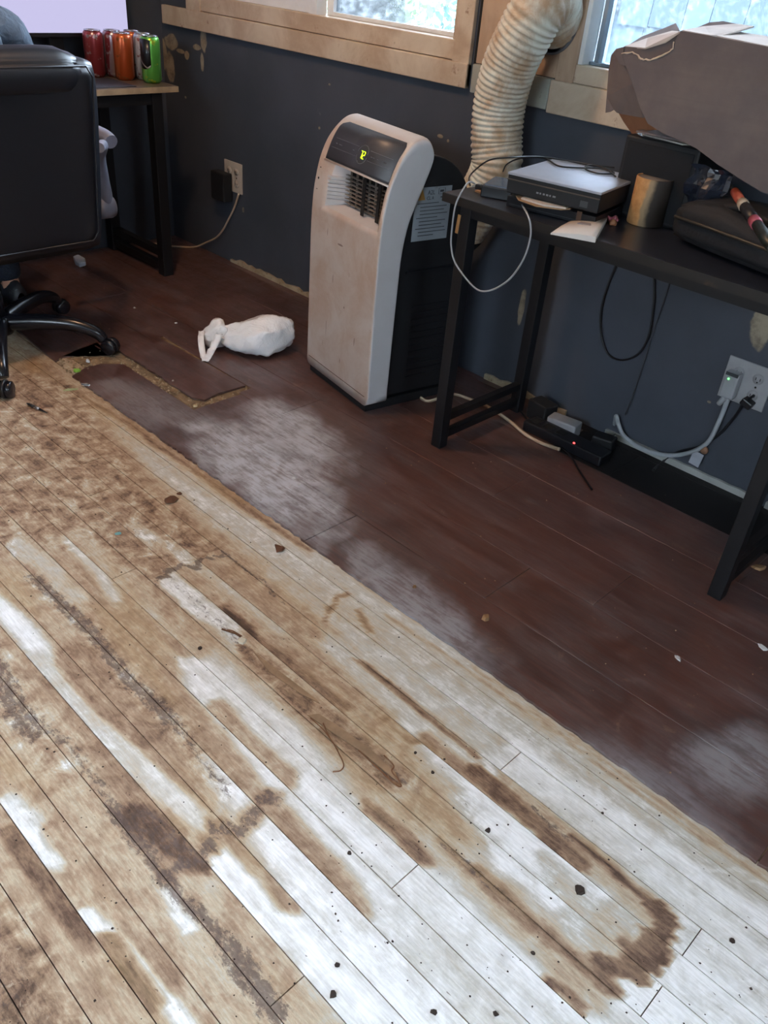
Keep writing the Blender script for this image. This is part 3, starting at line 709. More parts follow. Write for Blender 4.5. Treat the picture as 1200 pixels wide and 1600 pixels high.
# ------------------------------------------------------------------ portable air conditioner (local axes: x right, y back, z up)
acrot = -.1894; AC0 = Vector((-1.906, -0.525, TH))
ac = thing('portable_air_conditioner', 'dirty white and black portable air conditioner against the window wall', 'air conditioner', AC0, rotz=acrot)
t = NT('grimy_white_abs'); p = t.obj()
n = t.noise(p, 6, 8, .65, .4); n2 = t.noise(p, 30, 8, .7); n3 = t.noise(t.mapv(p, (60, 60, 12)), 1, 5, .6)
c = t.mix(t.mr(n, .35, .68), lin('c4b8b0'), lin('b39c8c'))
c = t.mix(t.math('MULTIPLY', t.mr(n2, .6, .72), .35), c, lin('8a634c'))
c = t.mix(t.math('MULTIPLY', t.mr(n3, .68, .73), .6), c, lin('5e4030'))
sx = t.n('ShaderNodeSeparateXYZ'); t.l(p, sx.inputs[0])
side = t.mr(t.n('ShaderNodeSeparateXYZ').outputs[0], 0, 1)
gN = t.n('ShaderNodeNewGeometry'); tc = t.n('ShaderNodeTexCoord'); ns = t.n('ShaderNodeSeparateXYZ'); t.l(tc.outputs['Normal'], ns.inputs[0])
sf = t.mr(t.math('MAXIMUM', ns.outputs[0], ns.outputs[2]), .5, .9)     # side and top of the shell paler and cooler than the front
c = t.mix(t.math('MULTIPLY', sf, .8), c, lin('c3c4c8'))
sc_ = t.blobs(p, [((-.045, -.005, .38), (.0018, .02, .014)), ((-.075, -.01, .20), (.0015, .02, .03)), ((-.09, 0, .52), (.0016, .02, .012)), ((-.01, 0, .50), (.014, .02, .003)), ((.03, 0, .31), (.003, .02, .004)), ((.10, 0, .22), (.002, .02, .014)), ((.02, 0, .12), (.0015, .02, .009))], .35, 60)
c = t.mix(t.math('MULTIPLY', sc_, .7), c, lin('5a3624'))
t.base(c); t.b.inputs['Roughness'].default_value = .42; M['abs'] = t.m
def ap(y_z): return [(y, z) for y, z in y_z]
FR = [(0, .028), (0, .15), (0, .35), (0, .50), (.004, .60), (.012, .66), (.026, .72), (.048, .775), (.070, .810), (.092, .833), (.110, .844)]
BK = [(.135, .848), (.158, .838), (.172, .812), (.172, .785), (.158, .74), (.138, .69), (.112, .63), (.097, .57), (.089, .50), (.085, .35), (.082, .15), (.080, .028)]
def interp(tab, z):
    for (y0, z0), (y1, z1) in zip(tab[:-1], tab[1:]):
        if z0 <= z <= z1: return y0 + (y1 - y0)*(z - z0)/(z1 - z0)
    return tab[-1][0] if z > tab[-1][1] else tab[0][0]
def dense(tab, n=3):
    P = spline([(0, y, z) for y, z in tab], n); return [(q.y, q.z) for q in P]
loop = dense(FR + BK, 3); HWD = .198
def shell_mesh(loop, HW, RT=.040, RBt=.022, rr=.0065):
    cy = sum(y for y, z in loop)/len(loop)
    st = []
    for u in [0, .15, .3, .5, .7, .86, 1.0]: st.append(-HW + .05*u*1.0)
    xs = [-HW, -HW+.001, -HW+.004, -HW+.009, -HW+.016, -HW+.025, -HW+.037, -HW+.05]
    xs = xs + [-.10, -.05, 0, .05, .10] + [-q for q in xs[::-1]]
    mb = MB(); rows = []; n = len(loop)
    nor = []
    for i in range(n):
        a = loop[i-1]; b = loop[(i+1) % n]; dy, dz = b[0]-a[0], b[1]-a[1]; L = math.hypot(dy, dz) or 1; nor.append((dz/L, -dy/L))
    sgn = 1 if sum((loop[i][0]-cy)*nor[i][0] for i in range(n)) > 0 else -1
    for x in xs:
        RT = .040 if x < 0 else .022
        e = HW - abs(x); inset = rr - math.sqrt(max(0, rr*rr - (rr-e)**2)) if e < rr else 0
        dT = RT - math.sqrt(max(0, RT*RT - (RT-e)**2)) if e < RT else 0
        dB = RBt - math.sqrt(max(0, RBt*RBt - (RBt-e)**2)) if e < RBt else 0
        row = []
        for (y, z), (ny, nz) in zip(loop, nor):
            y2 = y - sgn*ny*inset; z2 = z - sgn*nz*inset
            k = max(0, min(1, (z - .70)/.148)); z3 = z2 - dT * k*k; k2 = max(0, min(1, (.1 - z)/.072)); z3 += dB * k2*k2
            row.append(Vector((x, y2, z3)))
        rows.append(row)
    mb.grid(rows, True, True); k = len(mb.v) - n
    mb.f.append(list(range(n))[::-1]); mb.sm.append(False); mb.f.append([k + i for i in range(n)]); mb.sm.append(False)
    return mb
shell = shell_mesh(loop, HWD).build('front_shell', M['abs'], ac, local=True)
bm = bmesh.new(); bm.from_mesh(shell.data); bmesh.ops.remove_doubles(bm, verts=bm.verts, dist=1e-5); bmesh.ops.recalc_face_normals(bm, faces=bm.faces); bm.to_mesh(shell.data); bm.free()
VX0, VX1, VZ0, VZ1 = -.166, .186, .592, .718
def cut(o, mb):
    c = mb.build('cut', M['abs'], o.parent, local=True); m = o.modifiers.new('b', 'BOOLEAN'); m.operation = 'DIFFERENCE'; m.object = c; m.solver = 'EXACT'
    bpy.context.view_layer.update(); dg = bpy.context.evaluated_depsgraph_get(); me = bpy.data.meshes.new_from_object(o.evaluated_get(dg))
    o.modifiers.clear(); o.data = me; bpy.data.objects.remove(c)
cut(shell, MB().add([(VX0, -.05, VZ0-.012), (VX1, -.05, VZ0-.012), (VX1, -.05, VZ1), (VX0, -.05, VZ1), (VX0+.105, .066, VZ0+.016), (VX1-.006, .066, VZ0+.016), (VX1-.006, .066, VZ1), (VX0+.105, .066, VZ1)],
    [(3,2,1,0),(4,5,6,7),(0,1,5,4),(1,2,6,5),(2,3,7,6),(3,0,4,7)]))
# vent contents
bk = MB().box((VX0 + .106, .062, VZ0 + .018), (VX1 - .008, .064, VZ1 - .002)).build('vent_back', M['slot'], ac, local=True)
M['dusty_black'] = simple('dusty_black_grille', '1a1a1c', .5, dirt=.55, dirtcol='4a3a30', dirtscale=14)
M['dusty_grey'] = simple('dusty_grey_louver', '7f766e', .5, dirt=.6, dirtcol='6a4a34', dirtscale=12)
for i in range(8):
    z = VZ0 + .022 + i*.0115
    MB().bar((VX0 + .100, .048, z), (VX1 - .008, .048, z), .010, .0022).build('grille_slat', M['dusty_grey'], ac, local=True)
for i in range(6):
    x = VX0 + .122 + i*.034
    MB().bar((x, .050, VZ0 + .015), (x, .050, VZ1 - .004), .0022, .007, up=(0, 1, 0)).build('grille_bar', M['dusty_grey'], ac, local=True)
for x in (.055, .135): MB().bar((x, .030, VZ0 + .012), (x + .006, .030, VZ1 - .006), .014, .004, up=(0, 1, 0)).build('deflector_vane', M['dusty_black'], ac, local=True)
for i in range(7):
    z = VZ0 + .022 + i*.0115
    MB().bar((VX0 + .056, .006, z), (VX0 + .103, .058, z), .012, .0045).build('louver', M['abs'], ac, local=True)
MB().lathe([(.004, -.002), (.004, .0006)], (0, 0, 0), 12).build  # (kept simple)
for z in (.692, .662, .628):
    y = interp(FR, z); MB().lathe([(.0036, -.001), (.0036, .0008)], (VX0 - .010, y, z), 10, Matrix.Rotation(R(90), 3, 'X')).build('screw_hole', M['slot'], ac, local=True)
# control panel following the curved front
M['panel'] = simple('dusty_dark_panel', '383a40', .42, var=.1, dirt=.62, dirtcol='45454a', dirtscale=10)
def fpatch(x0, x1, z0, z1, off, rx=0, nz=14):
    rows = []
    for i in range(nz + 1):
        z = z0 + (z1 - z0)*i/nz; y = interp(dfr, z) - off; ins = 0
        if rx and z > z1 - rx: ins = rx - math.sqrt(max(0, rx*rx - (rx-(z1-z))**2)) if False else rx*(1 - math.sqrt(max(0, 1 - ((z-(z1-rx))/rx)**2)))
        rows.append([Vector((x0 + ins*1.6, y, z)), Vector((x1 - ins*.6, y, z))])
    return MB().grid(rows, True)
dfr = dense(FR, 6)
pan = fpatch(VX0 + .006, VX1 - .001, .7245, .831, .0012, .020).build('control_panel', M['panel'], ac, local=True, solid=.0016)
fpatch(VX0 + .002, VX1 + .002, .7185, .7225, .0016).build('panel_lip', M['abs'], ac, local=True, solid=.003)
M['digit'] = emit('green_led_digits', 'c8ff1e', 3.0); M['print'] = simple('faint_grey_print', '83878f', .5, var=.02)
def fp(x, z, off=.0028): return Vector((x, interp(dfr, z) - off, z))
def seg(mb, x0, z0, x1, z1, w=.0019):
    a, b = fp(x0, z0), fp(x1, z1); mb.bar(a, b, w, .0006, up=(0, 1, .5))
mb = MB(); dx, dz, h, w = .009, .7600, .0092, .0080
cx = dx; seg(mb, cx, dz + 2*h, cx + w, dz + 2*h); seg(mb, cx + w, dz + 2*h, cx + w, dz + h); seg(mb, cx + w, dz + h, cx + w, dz); pass
cx = dx + .0132; seg(mb, cx, dz + 2*h, cx + w, dz + 2*h); seg(mb, cx + w, dz + 2*h, cx + w, dz + h); seg(mb, cx + w, dz + h, cx, dz + h); seg(mb, cx, dz + h, cx, dz); seg(mb, cx, dz, cx + w, dz)
mb.build('temperature_digits', M['digit'], pan, local=True)
mb = MB(); seg(mb, VX0+.025, .786, -.012, .786, .0008); seg(mb, .05, .786, VX1-.02, .786, .0008); seg(mb, VX0+.02, .760, -.012, .760, .0008); seg(mb, .05, .760, VX1-.02, .760, .0008)
for x in (-.130, -.112, -.104, -.035, .062, .074, .096, .124, .135): seg(mb, x, .772, x + .008, .772, .003)
seg(mb, .006, .750, .009, .750, .003)
for i in range(10):
    a0 = math.pi*i/9; a1 = math.pi*(i+1)/9
    if i < 9:
        seg(mb, .018+.026*math.cos(a0), .7745+.020*math.sin(a0), .018+.026*math.cos(a1), .7745+.020*math.sin(a1), .0008)
        seg(mb, .018+.026*math.cos(a0), .7655-.020*math.sin(a0), .018+.026*math.cos(a1), .7655-.020*math.sin(a1), .0008)
mb.build('panel_markings', M['print'], pan, local=True)
# seam along the front foot
mb = MB(); mb.bar((-.180, -.0003, .060), (.180, -.0003, .060), .0015, .0015); mb.build('foot_seam', simple('brown_seam', '5f4636', .8), ac, local=True)
# black rear body
BD = [(.075, .045), (.075, .770), (.13, .795), (.20, .792), (.255, .772), (.30, .735), (.325, .69), (.335, .62), (.34, .045)]
def body_loop(): return [(-.170, y, z) for y, z in BD]
body = MB().prism([(-.182, y, z) for y, z in dense(BD, 2)], (1, 0, 0), .364).build('rear_body', M['black_matte'], ac, bevel=.010, bseg=3, local=True)
mb = MB()
for i in range(12): mb.bar((.1825, .16, .10 + i*.022), (.1825, .31, .10 + i*.022), .003, .004)
mb.build('side_grille', M['black_plastic'], body, local=True)
MB().box((.178, .12, .455), (.186, .33, .463)).build('body_seam', M['black_plastic'], body, local=True)
MB().box((-.18, .006, .004), (.18, .33, .034)).build('base_shadow_plate', M['black_matte'], ac, local=True)  # dark plate brought forward to stand in for shadow under the shell front
for x in (-.13, .13):
    for y in (.06, .28): MB().lathe([(.016, -.011), (.016, .011)], (x, y, .0165), 16, Matrix.Rotation(R(90), 3, 'Y')).build('caster', M['black_plastic'], ac, local=True, bevel=.002)
# warning label on the right side of the black body
lb = MB().box((.1822, .100, .552), (.1830, .250, .708)).build('warning_label', simple('bluish_white_label', '8f98a0', .5, var=.05, dirt=.64, dirtcol='6c6a6a'), ac, local=True)
tri = MB().prism([(.1832, .112, .672), (.1832, .142, .672), (.1832, .127, .704)], (1, 0, 0), .0005).build('warning_triangle', simple('amber_triangle', 'b08a4a', .5), lb, local=True)
ink = simple('label_ink', '3e444c', .6)
lm = Matrix.Translation((.1834, .165, .692)) @ Matrix(((0, 0, 1, 0), (1, 0, 0, 0), (0, 1, 0, 0), (0, 0, 0, 1)))
text_obj('label_text', 'A2L', .018, ink, lb, lm, .0002)
text_obj('label_text', 'CL A', .014, ink, lb, Matrix.Translation((.1834, .163, .676)) @ Matrix(((0, 0, 1, 0), (1, 0, 0, 0), (0, 1, 0, 0), (0, 0, 0, 1))), .0002)
mb = MB()
mb.bar((.1834, .195, .703), (.1834, .222, .703), .0015, .0004); mb.bar((.1834, .195, .686), (.1834, .222, .686), .0015, .0004); mb.bar((.1834, .195, .686), (.1834, .195, .703), .0015, .0004, up=(1,0,0)); mb.bar((.1834, .222, .686), (.1834, .222, .703), .0015, .0004, up=(1,0,0)); mb.bar((.1834, .201, .695), (.1834, .216, .695), .0004, .006)
mb.bar((.1834, .205, .677), (.1834, .228, .677), .0004, .003)
for i, (a, b) in enumerate([(.112,.20),(.125,.235),(.125,.225),(.125,.24),(.112,.20),(.125,.235),(.125,.22),(.112,.235),(.125,.24),(.125,.19)]):
    z = .662 - i*.0105; mb.bar((.1834, a, z), (.1834, b, z), .0004, .0022)
for v in mb.v: pass
mb.build('label_print', ink, lb, local=True)
for o_ in [lb] + list(lb.children):
    for v_ in o_.data.vertices: v_.co.y = .128 + (v_.co.y - .100)*.90
# power cord leaving the AC towards the strip
# ------------------------------------------------------------------ exhaust hose
t = NT('ribbed_white_hose'); p = t.pos(); n = t.noise(p, 9, 7, .65, .4); c = t.mix(t.mr(n, .38, .66), lin('cfcfc2'), lin('a98f72'))
t.base(c); t.b.inputs['Roughness'].default_value = .45; t.b.inputs['Subsurface Weight'].default_value = 0; M['hose'] = t.m
hp = spline([(-1.74, -.150, .55), (-1.685, -.137, .66), Wp(775, 262, -.135), Wp(776, 215, -.135), Wp(781, 160, -.14), Wp(796, 103, -.15), Wp(820, 52, -.155), Wp(843, 12, -.145), Wp(860, 0, -.105), Wp(866, 18, -.060), Wp(866, 31, -.020)], 40)
L = [0]
for a, b in zip(hp[:-1], hp[1:]): L.append(L[-1] + (b - a).length)
pitch = .0158; ns = int(L[-1] / (pitch/5)); P = []; rad = []
j = 0
for i in range(ns + 1):
    s_ = L[-1]*i/ns
    while j < len(L) - 2 and L[j+1] < s_: j += 1
    u = (s_ - L[j]) / max(1e-9, L[j+1] - L[j]); P.append(hp[j].lerp(hp[j+1], u))
    ph = (i % 5); rad.append(.0735 + [0, .0022, .0052, .0052, .0022][ph])
hose = thing('exhaust_hose', 'ribbed off-white exhaust hose bending up into the panel between the windows', 'hose', (-1.74, -.15, .5))
MB().tube(P, rad, 40).build('ribbed_tube', M['hose'], hose)
MB().lathe([(.084, 0), (.084, .006), (.078, .010), (.078, 0)], Wp(866, 34, -.012), 40, Matrix.Rotation(R(90), 3, 'X')).build('wall_flange', simple('grey_flange', '6a6d72', .5), hose)
MB().tube([(-1.775, -.155, .515), (-1.735, -.149, .56)], .081, 32).build('collar', M['black_matte'], hose)

# ------------------------------------------------------------------ white plastic bag
t = NT('thin_white_polythene'); p = t.pos(); t.base((.90, .92, .94, 1)); t.b.inputs['Roughness'].default_value = .28
t.b.inputs['Transmission Weight'].default_value = 0.0; t.b.inputs['Subsurface Weight'].default_value = .35; t.b.inputs['Subsurface Radius'].default_value = (.02, .02, .02)
t.b.inputs['Coat Weight'].default_value = .3; t.bump(t.noise(p, 38, 3, .5, 2.0), .45, .006); M['bag'] = t.m
bagr = thing('plastic_bag', 'crumpled white plastic carrier bag lying on the brown boards', 'bag', (-2.36, -.52, TH))
U = Vector((.705, .705, 0)); V = Vector((-.67, .742, 0)); 
def bl(u, v, z): return Vector((-2.355, -.575, TH)) + U*u*1.12 + V*v*1.15 + Vector((0, 0, z*1.18))
SEC = [(-.80, .0), (-1.0, .30), (-.80, .66), (-.66, .74), (-.20, .97), (.10, 1.0), (.52, .86), (.62, .80), (.98, .34), (.80, .0), (.25, -.0), (-.3, -.0)]
def lobe(mb, st, seed):
    rows = []
    for k, (u_, vc, a_, h_, zb) in enumerate(st):
        row = []
        for q, (y_, z_) in enumerate(SEC):
            w1_ = mnoise.noise(Vector((q*1.7, k*.35 + seed, 0))); w2_ = mnoise.noise(Vector((q*3.1, k*1.3 + seed, 5)))
            f = 1 + .16*w1_ + .12*w2_
            row.append(bl(u_ + .010*w2_, vc + a_*1.12*y_*f, max(.0012, zb + 1.28*h_*z_*f)))
        rows.append(row)
    k0 = len(mb.v); mb.grid(rows, True, True); n_ = len(SEC)
    mb.f.append([k0 + i for i in range(n_)][::-1]); mb.sm.append(True); e = k0 + (len(rows)-1)*n_; mb.f.append([e + i for i in range(n_)]); mb.sm.append(True)
mb = MB()
lobe(mb, [(-.085, -.004, .020, .040, .025), (-.060, -.002, .036, .058, .014), (-.035, .0, .046, .070, .004), (-.005, .0, .058, .082, 0), (.035, .0, .076, .098, 0), (.075, .005, .080, .104, 0), (.110, .012, .068, .098, .002), (.140, .020, .048, .084, .010), (.160, .026, .030, .062, .022), (.172, .030, .012, .034, .036)], 1)
lobe(mb, [(-.045, -.004, .014, .034, .028), (-.062, .004, .038, .072, .006), (-.085, .010, .052, .080, 0), (-.108, .012, .046, .072, .0), (-.128, .008, .030, .050, .010), (-.142, .0, .010, .026, .020)], 9)
lobe(mb, [(-.040, -.010, .010, .030, .038), (-.058, -.022, .020, .040, .044), (-.075, -.028, .016, .030, .050), (-.086, -.030, .006, .014, .056)], 15)
bb_ = mb.build('bag_body', M['bag'], bagr, sub=2)
tx = bpy.data.textures.new('crumple', 'VORONOI'); tx.noise_scale = .055; tx.weight_1 = 1.0; tx.weight_2 = -1.0
m = bb_.modifiers.new('crumple', 'DISPLACE'); m.texture = tx; m.strength = .028; m.mid_level = .30; m.texture_coords = 'LOCAL'
tx = bpy.data.textures.new('fine_crumple', 'VORONOI'); tx.noise_scale = .018; tx.weight_1 = 1.0; tx.weight_2 = -1.0
m = bb_.modifiers.new('fine_crumple', 'DISPLACE'); m.texture = tx; m.strength = .008; m.mid_level = .4; m.texture_coords = 'LOCAL'
def ribbon(name, pts, w, mat, parent, wv):
    rows = []; P_ = spline(pts, 8)
    for i, q in enumerate(P_):
        a = Vector(wv).normalized()*w/2; b = Vector((0, 0, .004*math.sin(i*1.3)))
        rows.append([q - a + b, q - a*.3, q + a*.4 + b, q + a])
    return MB().grid(rows, True).build(name, mat, parent, solid=.0012)
ribbon('handle', [bl(-.135, .0, .055), bl(-.128, -.045, .045), bl(-.112, -.090, .018), bl(-.100, -.110, .006)], .022, M['bag'], bagr, U + V*.3)
ribbon('handle', [bl(-.065, -.055, .072), bl(-.080, -.080, .040), bl(-.092, -.100, .018), bl(-.100, -.112, .006)], .026, M['bag'], bagr, U)

# ------------------------------------------------------------------ side table under the right window
tb = thing('side_table', 'narrow black metal table under the right window, cluttered with electronics', 'table', (-.95, -.30, TH))
TT = .762
M['tabletop'] = simple('black_laminate_top', '262830', .30, var=.12, dirt=.60, dirtcol='3c342e', dirtscale=8)
MB().box((-1.505, -.545, TT - .022), (-.395, -.070, TT)).build('tabletop', M['tabletop'], tb, bevel=.002)
MB().box((-1.505, -.5462, TT - .0225), (-.395, -.545, TT - .0005)).build('edge_band', simple('black_edge_band', '191615', .55, dirt=.6, dirtcol='4a3527'), tb)
lw = .036
for x in (-1.43, -.485):
    for y in (-.515, -.115): MB().box((x - lw/2, y - lw/2, TH), (x + lw/2, y + lw/2, TT - .022)).build('leg', M['black_metal'], tb, bevel=.002)
    MB().bar((x, -.497, .105), (x, -.133, .105), .022).build('side_rail', M['black_metal'], tb)
    MB().bar((x, -.497, .045), (x, -.133, .045), .022).build('side_rail', M['black_metal'], tb)
    MB().bar((x, -.497, TT - .040), (x, -.133, TT - .040), .03).build('top_rail', M['black_metal'], tb)
MB().bar((-1.412, -.515, TT - .036), (-.503, -.515, TT - .036), .028, .026).build('top_rail', M['black_metal'], tb)
MB().bar((-1.412, -.115, TT - .036), (-.503, -.115, TT - .036), .028, .026).build('top_rail', M['black_metal'], tb)
# ------------------------------------------------------------------ left desk, with monitor and cans
dk = thing('desk', 'dark metal-legged desk with a worn wooden edge along the left wall', 'desk', (-3.42, -.9, TH))
M['desktop'] = simple('worn_brown_desktop', '55483c', .45, var=.2, dirt=.58, dirtcol='7a6d5a'); DT = .762
MB().box((-3.665, -1.75, DT - .022), (-3.175, -.262, DT)).build('desktop', M['desktop'], dk, bevel=.002)
MB().box((-3.175, -1.75, DT - .021), (-3.172, -.262, DT - .001)).build('front_edge', simple('worn_bare_edge', 'a08e74', .6, var=.2, dirt=.6, dirtcol='6b5b48'), dk)
for y in (-.355, -1.70):
    for x in (-3.205, -3.63):
        MB().box((x - .023, y - .023, TH), (x + .023, y + .023, DT - .022)).build('leg', M['black_metal'], dk, bevel=.002)
    MB().bar((-3.607, y, .10), (-3.228, y, .10), .03).build('side_rail', M['black_metal'], dk)
    MB().bar((-3.607, y, .04), (-3.228, y, .04), .03).build('side_rail', M['black_metal'], dk)
MB().bar((-3.205, -1.68, DT - .045), (-3.205, -.378, DT - .045), .03, .04).build('top_rail', M['black_metal'], dk)
MB().bar((-3.63, -1.68, .40), (-3.63, -.378, .40), .03, .03).build('back_rail', M['black_metal'], dk)
o = MB().box((-3.40, -1.15, DT), (-3.195, -.435, DT + .003)).build('desk_mat', simple('dark_grey_desk_mat', '25272e', .6), bevel=.001)
tag(o, 'dark grey mat on the left desk under the soda cans', 'desk mat')
mon = thing('monitor', 'monitor with a blank lavender screen on the left desk', 'monitor', (-3.48, -.63, DT))
mr_ = Matrix.Rotation(R(0), 3, 'Z')
MB().box((-3.525, -.865, .895), (-3.490, -.270, 1.265)).build('housing', M['black_plastic'], mon, bevel=.004)
MB().box((-3.4905, -.855, .912), (-3.4885, -.280, 1.257)).build('screen', emit('lavender_screen', 'b4b0d2', 1.0), mon)
MB().box((-3.555, -.605, DT + .01), (-3.524, -.545, 1.08)).build('stand_neck', M['black_plastic'], mon, bevel=.003)
MB().box((-3.64, -.68, DT + .0005), (-3.47, -.47, DT + .012)).build('stand_foot', M['black_plastic'], mon, bevel=.004)

def canmat(name, cols):
    """cols: list of (angle or height banding) – a can body wraps two tones in slanted bands"""
    t = NT(name); v = t.obj(); a, b, c_ = [lin(q) for q in cols]
    w = t.n('ShaderNodeTexWave'); w.inputs['Scale'].default_value = 9; w.inputs['Distortion'].default_value = 5; w.inputs['Detail'].default_value = 3; t.l(t.mapv(v, (1, 1, .35)), w.inputs[0])
    c = t.mix(t.mr(w.outputs['Fac'], .35, .6), a, b); c = t.mix(t.mr(t.noise(v, 38, 4), .58, .66), c, c_)
    t.base(c); t.b.inputs['Metallic'].default_value = .55; t.b.inputs['Roughness'].default_value = .28; return t.m
alu = simple('brushed_aluminium', 'c9ccd2', .25, .95, var=.05)
def can(x, y, z, label, mat, h=.166, r=.038, panel=None):
    x = max(x, -3.615); c = thing('soda_can', label, 'can', (x, y, z), 'drink cans on the left desk')
    MB().lathe([(r*.72, 0), (r*.80, .003), (r, .012), (r, h - .020), (r*.93, h - .010), (r*.80, h - .004)], (x, y, z), 28).build('can_body', mat, c)
    MB().lathe([(r*.80, h - .0045), (r*.84, h - .001), (r*.82, h), (r*.77, h - .001), (r*.74, h - .006), (.0001, h - .006)], (x, y, z), 28).build('rim', alu, c)
    MB().obox((x + .004, y, z + h - .003), (.020, .012, .0015), 0.4).build('pull_tab', alu, c)
    if panel:
        rows = []; a0, a1, z0, z1, mt, nm = panel
        for i in range(9):
            a = a0 + (a1 - a0)*i/8; k = .5 + .5*math.sin(math.pi*i/8)
            rows.append([Vector((x + (r+.0004)*math.cos(a), y + (r+.0004)*math.sin(a), z + z0 + (1-k)*.02)), Vector((x + (r+.0004)*math.cos(a), y + (r+.0004)*math.sin(a), z + z1 - (1-k)*.01))])
        MB().grid(rows, True).build(nm, mt, c, solid=.0004)
    return c
org_ = canmat('orange_can_print', ('b5522a', 'c9673a', '8f5a35')); grn = canmat('green_yellow_can_print', ('5fae4a', '7fd06a', 'b9c83a')); red = canmat('dark_red_can_print', ('8a3438', 'a04a4c', 'b0a5a8')); red2 = canmat('pinkish_red_can_print', ('a09098', '8a3a42', 'b5b0b8')); sil = canmat('silver_can_print', ('aab0b8', 'd0d4da', '8a4a4a'))
black_p = simple('black_can_panel', '23262a', .3, .4); silp = simple('silver_swoosh', 'b9b3b0', .3, .7)
ZT = DT + .003
q = Vector((-3.36, -.385, 0)); can(q.x, q.y, DT, 'orange drink can, front left of the pair at the desk edge', org_)
q = Vector((-3.275, -.315, 0)); c = can(q.x, q.y, DT, 'green can with a black panel at the desk corner', grn, panel=(R(-118), R(-32), .050, .156, black_p, 'front_panel'))
rows = []
for i in range(13):
    a = R(-118) + R(84)*i/12; zz = .052 + .034*abs((i-9)/9.0)**1.3; rows.append([Vector((q.x + 0.0388*math.cos(a), q.y + 0.0388*math.sin(a), DT + zz)), Vector((q.x + 0.0388*math.cos(a), q.y + 0.0388*math.sin(a), DT + zz + .006))])
MB().grid(rows, True).build('silver_swoosh', silp, c, solid=.0005)
q = Vector((-3.452, -.460, 0)); can(q.x, q.y, DT, 'dark red can nearest the chair', red)
q = Vector((-3.447, -.378, 0)); can(q.x, q.y, DT, 'pinkish red can just behind the orange one', red2)
q = Vector((-3.432, -.299, 0)); can(q.x, q.y, DT, 'orange red can furthest back, seen between the front orange and green cans', org_)
q = Vector((-3.350, -.300, 0)); can(q.x, q.y, DT, 'silver can directly behind the green one', sil)
# ------------------------------------------------------------------ office chair
CX, CY = -2.845, -1.255
ch = thing('office_chair', 'black leather swivel chair pushed towards the left desk', 'chair', (CX, CY, 0))
t = NT('black_leather'); p = t.pos(); t.base(lin('15171d')); t.b.inputs['Roughness'].default_value = .38; t.bump(t.noise(p, 240, 3), .15, .001); M['leather'] = t.m
M['gloss'] = simple('glossy_black_nylon', '15151b', .25, var=.05); M['armgrey'] = simple('glossy_dark_grey_arm', '868b9c', .28, var=.05)
def cushion(c, size, rb=.05, puff=.015, tilt=0.0, seg=16):
    """rounded box, slightly pillowed"""
    bm = bmesh.new(); bmesh.ops.create_cube(bm, size=1); bmesh.ops.subdivide_edges(bm, edges=bm.edges, cuts=seg, use_grid_fill=True)
    h = Vector(size)/2; out = []
    for v in bm.verts:
        q = Vector((v.co.x*size[0], v.co.y*size[1], v.co.z*size[2]))
        inner = Vector((max(-h.x+rb, min(h.x-rb, q.x)), max(-h.y+rb, min(h.y-rb, q.y)), max(-h.z+rb, min(h.z-rb, q.z))))
        d = q - inner
        if d.length > 1e-9: q = inner + d.normalized()*rb
        f = 1
        for k in range(3):
            if abs(v.co[k]) < .4999: f *= (1 - (2*v.co[k])**4)
        q += d.normalized()*puff*f if d.length > 1e-9 else Vector()
        out.append(q)
    rot = Matrix.Rotation(tilt, 3, 'Y'); vs = [rot @ q + Vector(c) for q in out]
    fs = [tuple(v.index for v in f.verts) for f in bm.faces]; bm.free()
    return MB().add(vs, fs, True)
XB = -2.635
cushion((XB - .020, CY + .03, .655), (.10, .59, .58), .045, .01, R(8)).build('backrest', M['leather'], ch)
cushion((XB - .000, CY + .055, .905), (.14, .45, .115), .055, .012, R(8)).build('headrest', M['leather'], ch)
cushion((XB - .31, CY, .455), (.50, .52, .11), .05, .015).build('seat', M['leather'], ch)
mb = MB(); 
hh = [(XB + .036 + (z - .655)*.1405, CY + .03 + dy, z) for dy, z in ((-.25, .40), (.25, .40), (.27, .43), (.27, .90), (.25, .93), (-.25, .93), (-.27, .90), (-.27, .43))]
mb.tube(hh, .0035, 6, closed=True); mb.build('piping', M['leather'], ch)
for s_, nm in ((1, 'a'), (-1, 'b')):
    y = CY + s_*.385; arm = MB()
    P_ = spline([(XB - .09, y, .665), (XB - .16, y + s_*.05, .655), (XB - .235, y + s_*.075, .60), (XB - .265, y + s_*.095, .52), (XB - .275, y + s_*.105, .44), (XB - .29, y + s_*.07, .40), (XB - .30, y - s_*.03, .395)], 8)
    a = arm.tube(P_, [.016 + .005*math.sin(math.pi*i/(len(P_)-1)) for i in range(len(P_))], 14).build('armrest', M['armgrey'], ch)
    MB().tube(spline([(XB - .20, y + s_*.105, .655), (XB - .26, y + s_*.105, .668), (XB - .42, y + s_*.10, .672), (XB - .5, y + s_*.09, .66)], 6), [.024]*19, 14).build('arm_pad', M['armgrey'], a)
    MB().lathe([(.0001, -.03), (.036, -.03), (.040, -.02), (.040, .02), (.034, .03), (.0001, .03)], (XB - .29, y + s_*.105, .415), 20, Matrix.Rotation(R(90), 3, 'X')).build('arm_bracket', M['armgrey'], a)
MB().lathe([(.028, .10), (.028, .24), (.020, .24), (.020, .40)], (CX, CY, 0), 24).build('gas_lift', M['gloss'], ch)
MB().obox((CX + .03, CY, .392), (.24, .20, .03)).build('seat_plate', M['gloss'], ch, bevel=.005)
MB().lathe([(.0001, .135), (.042, .130), (.050, .115), (.052, .085), (.045, .07)], (CX, CY, 0), 24).build('hub', M['gloss'], ch)
a0 = math.atan2(-.966 - CY, -2.59 - CX)
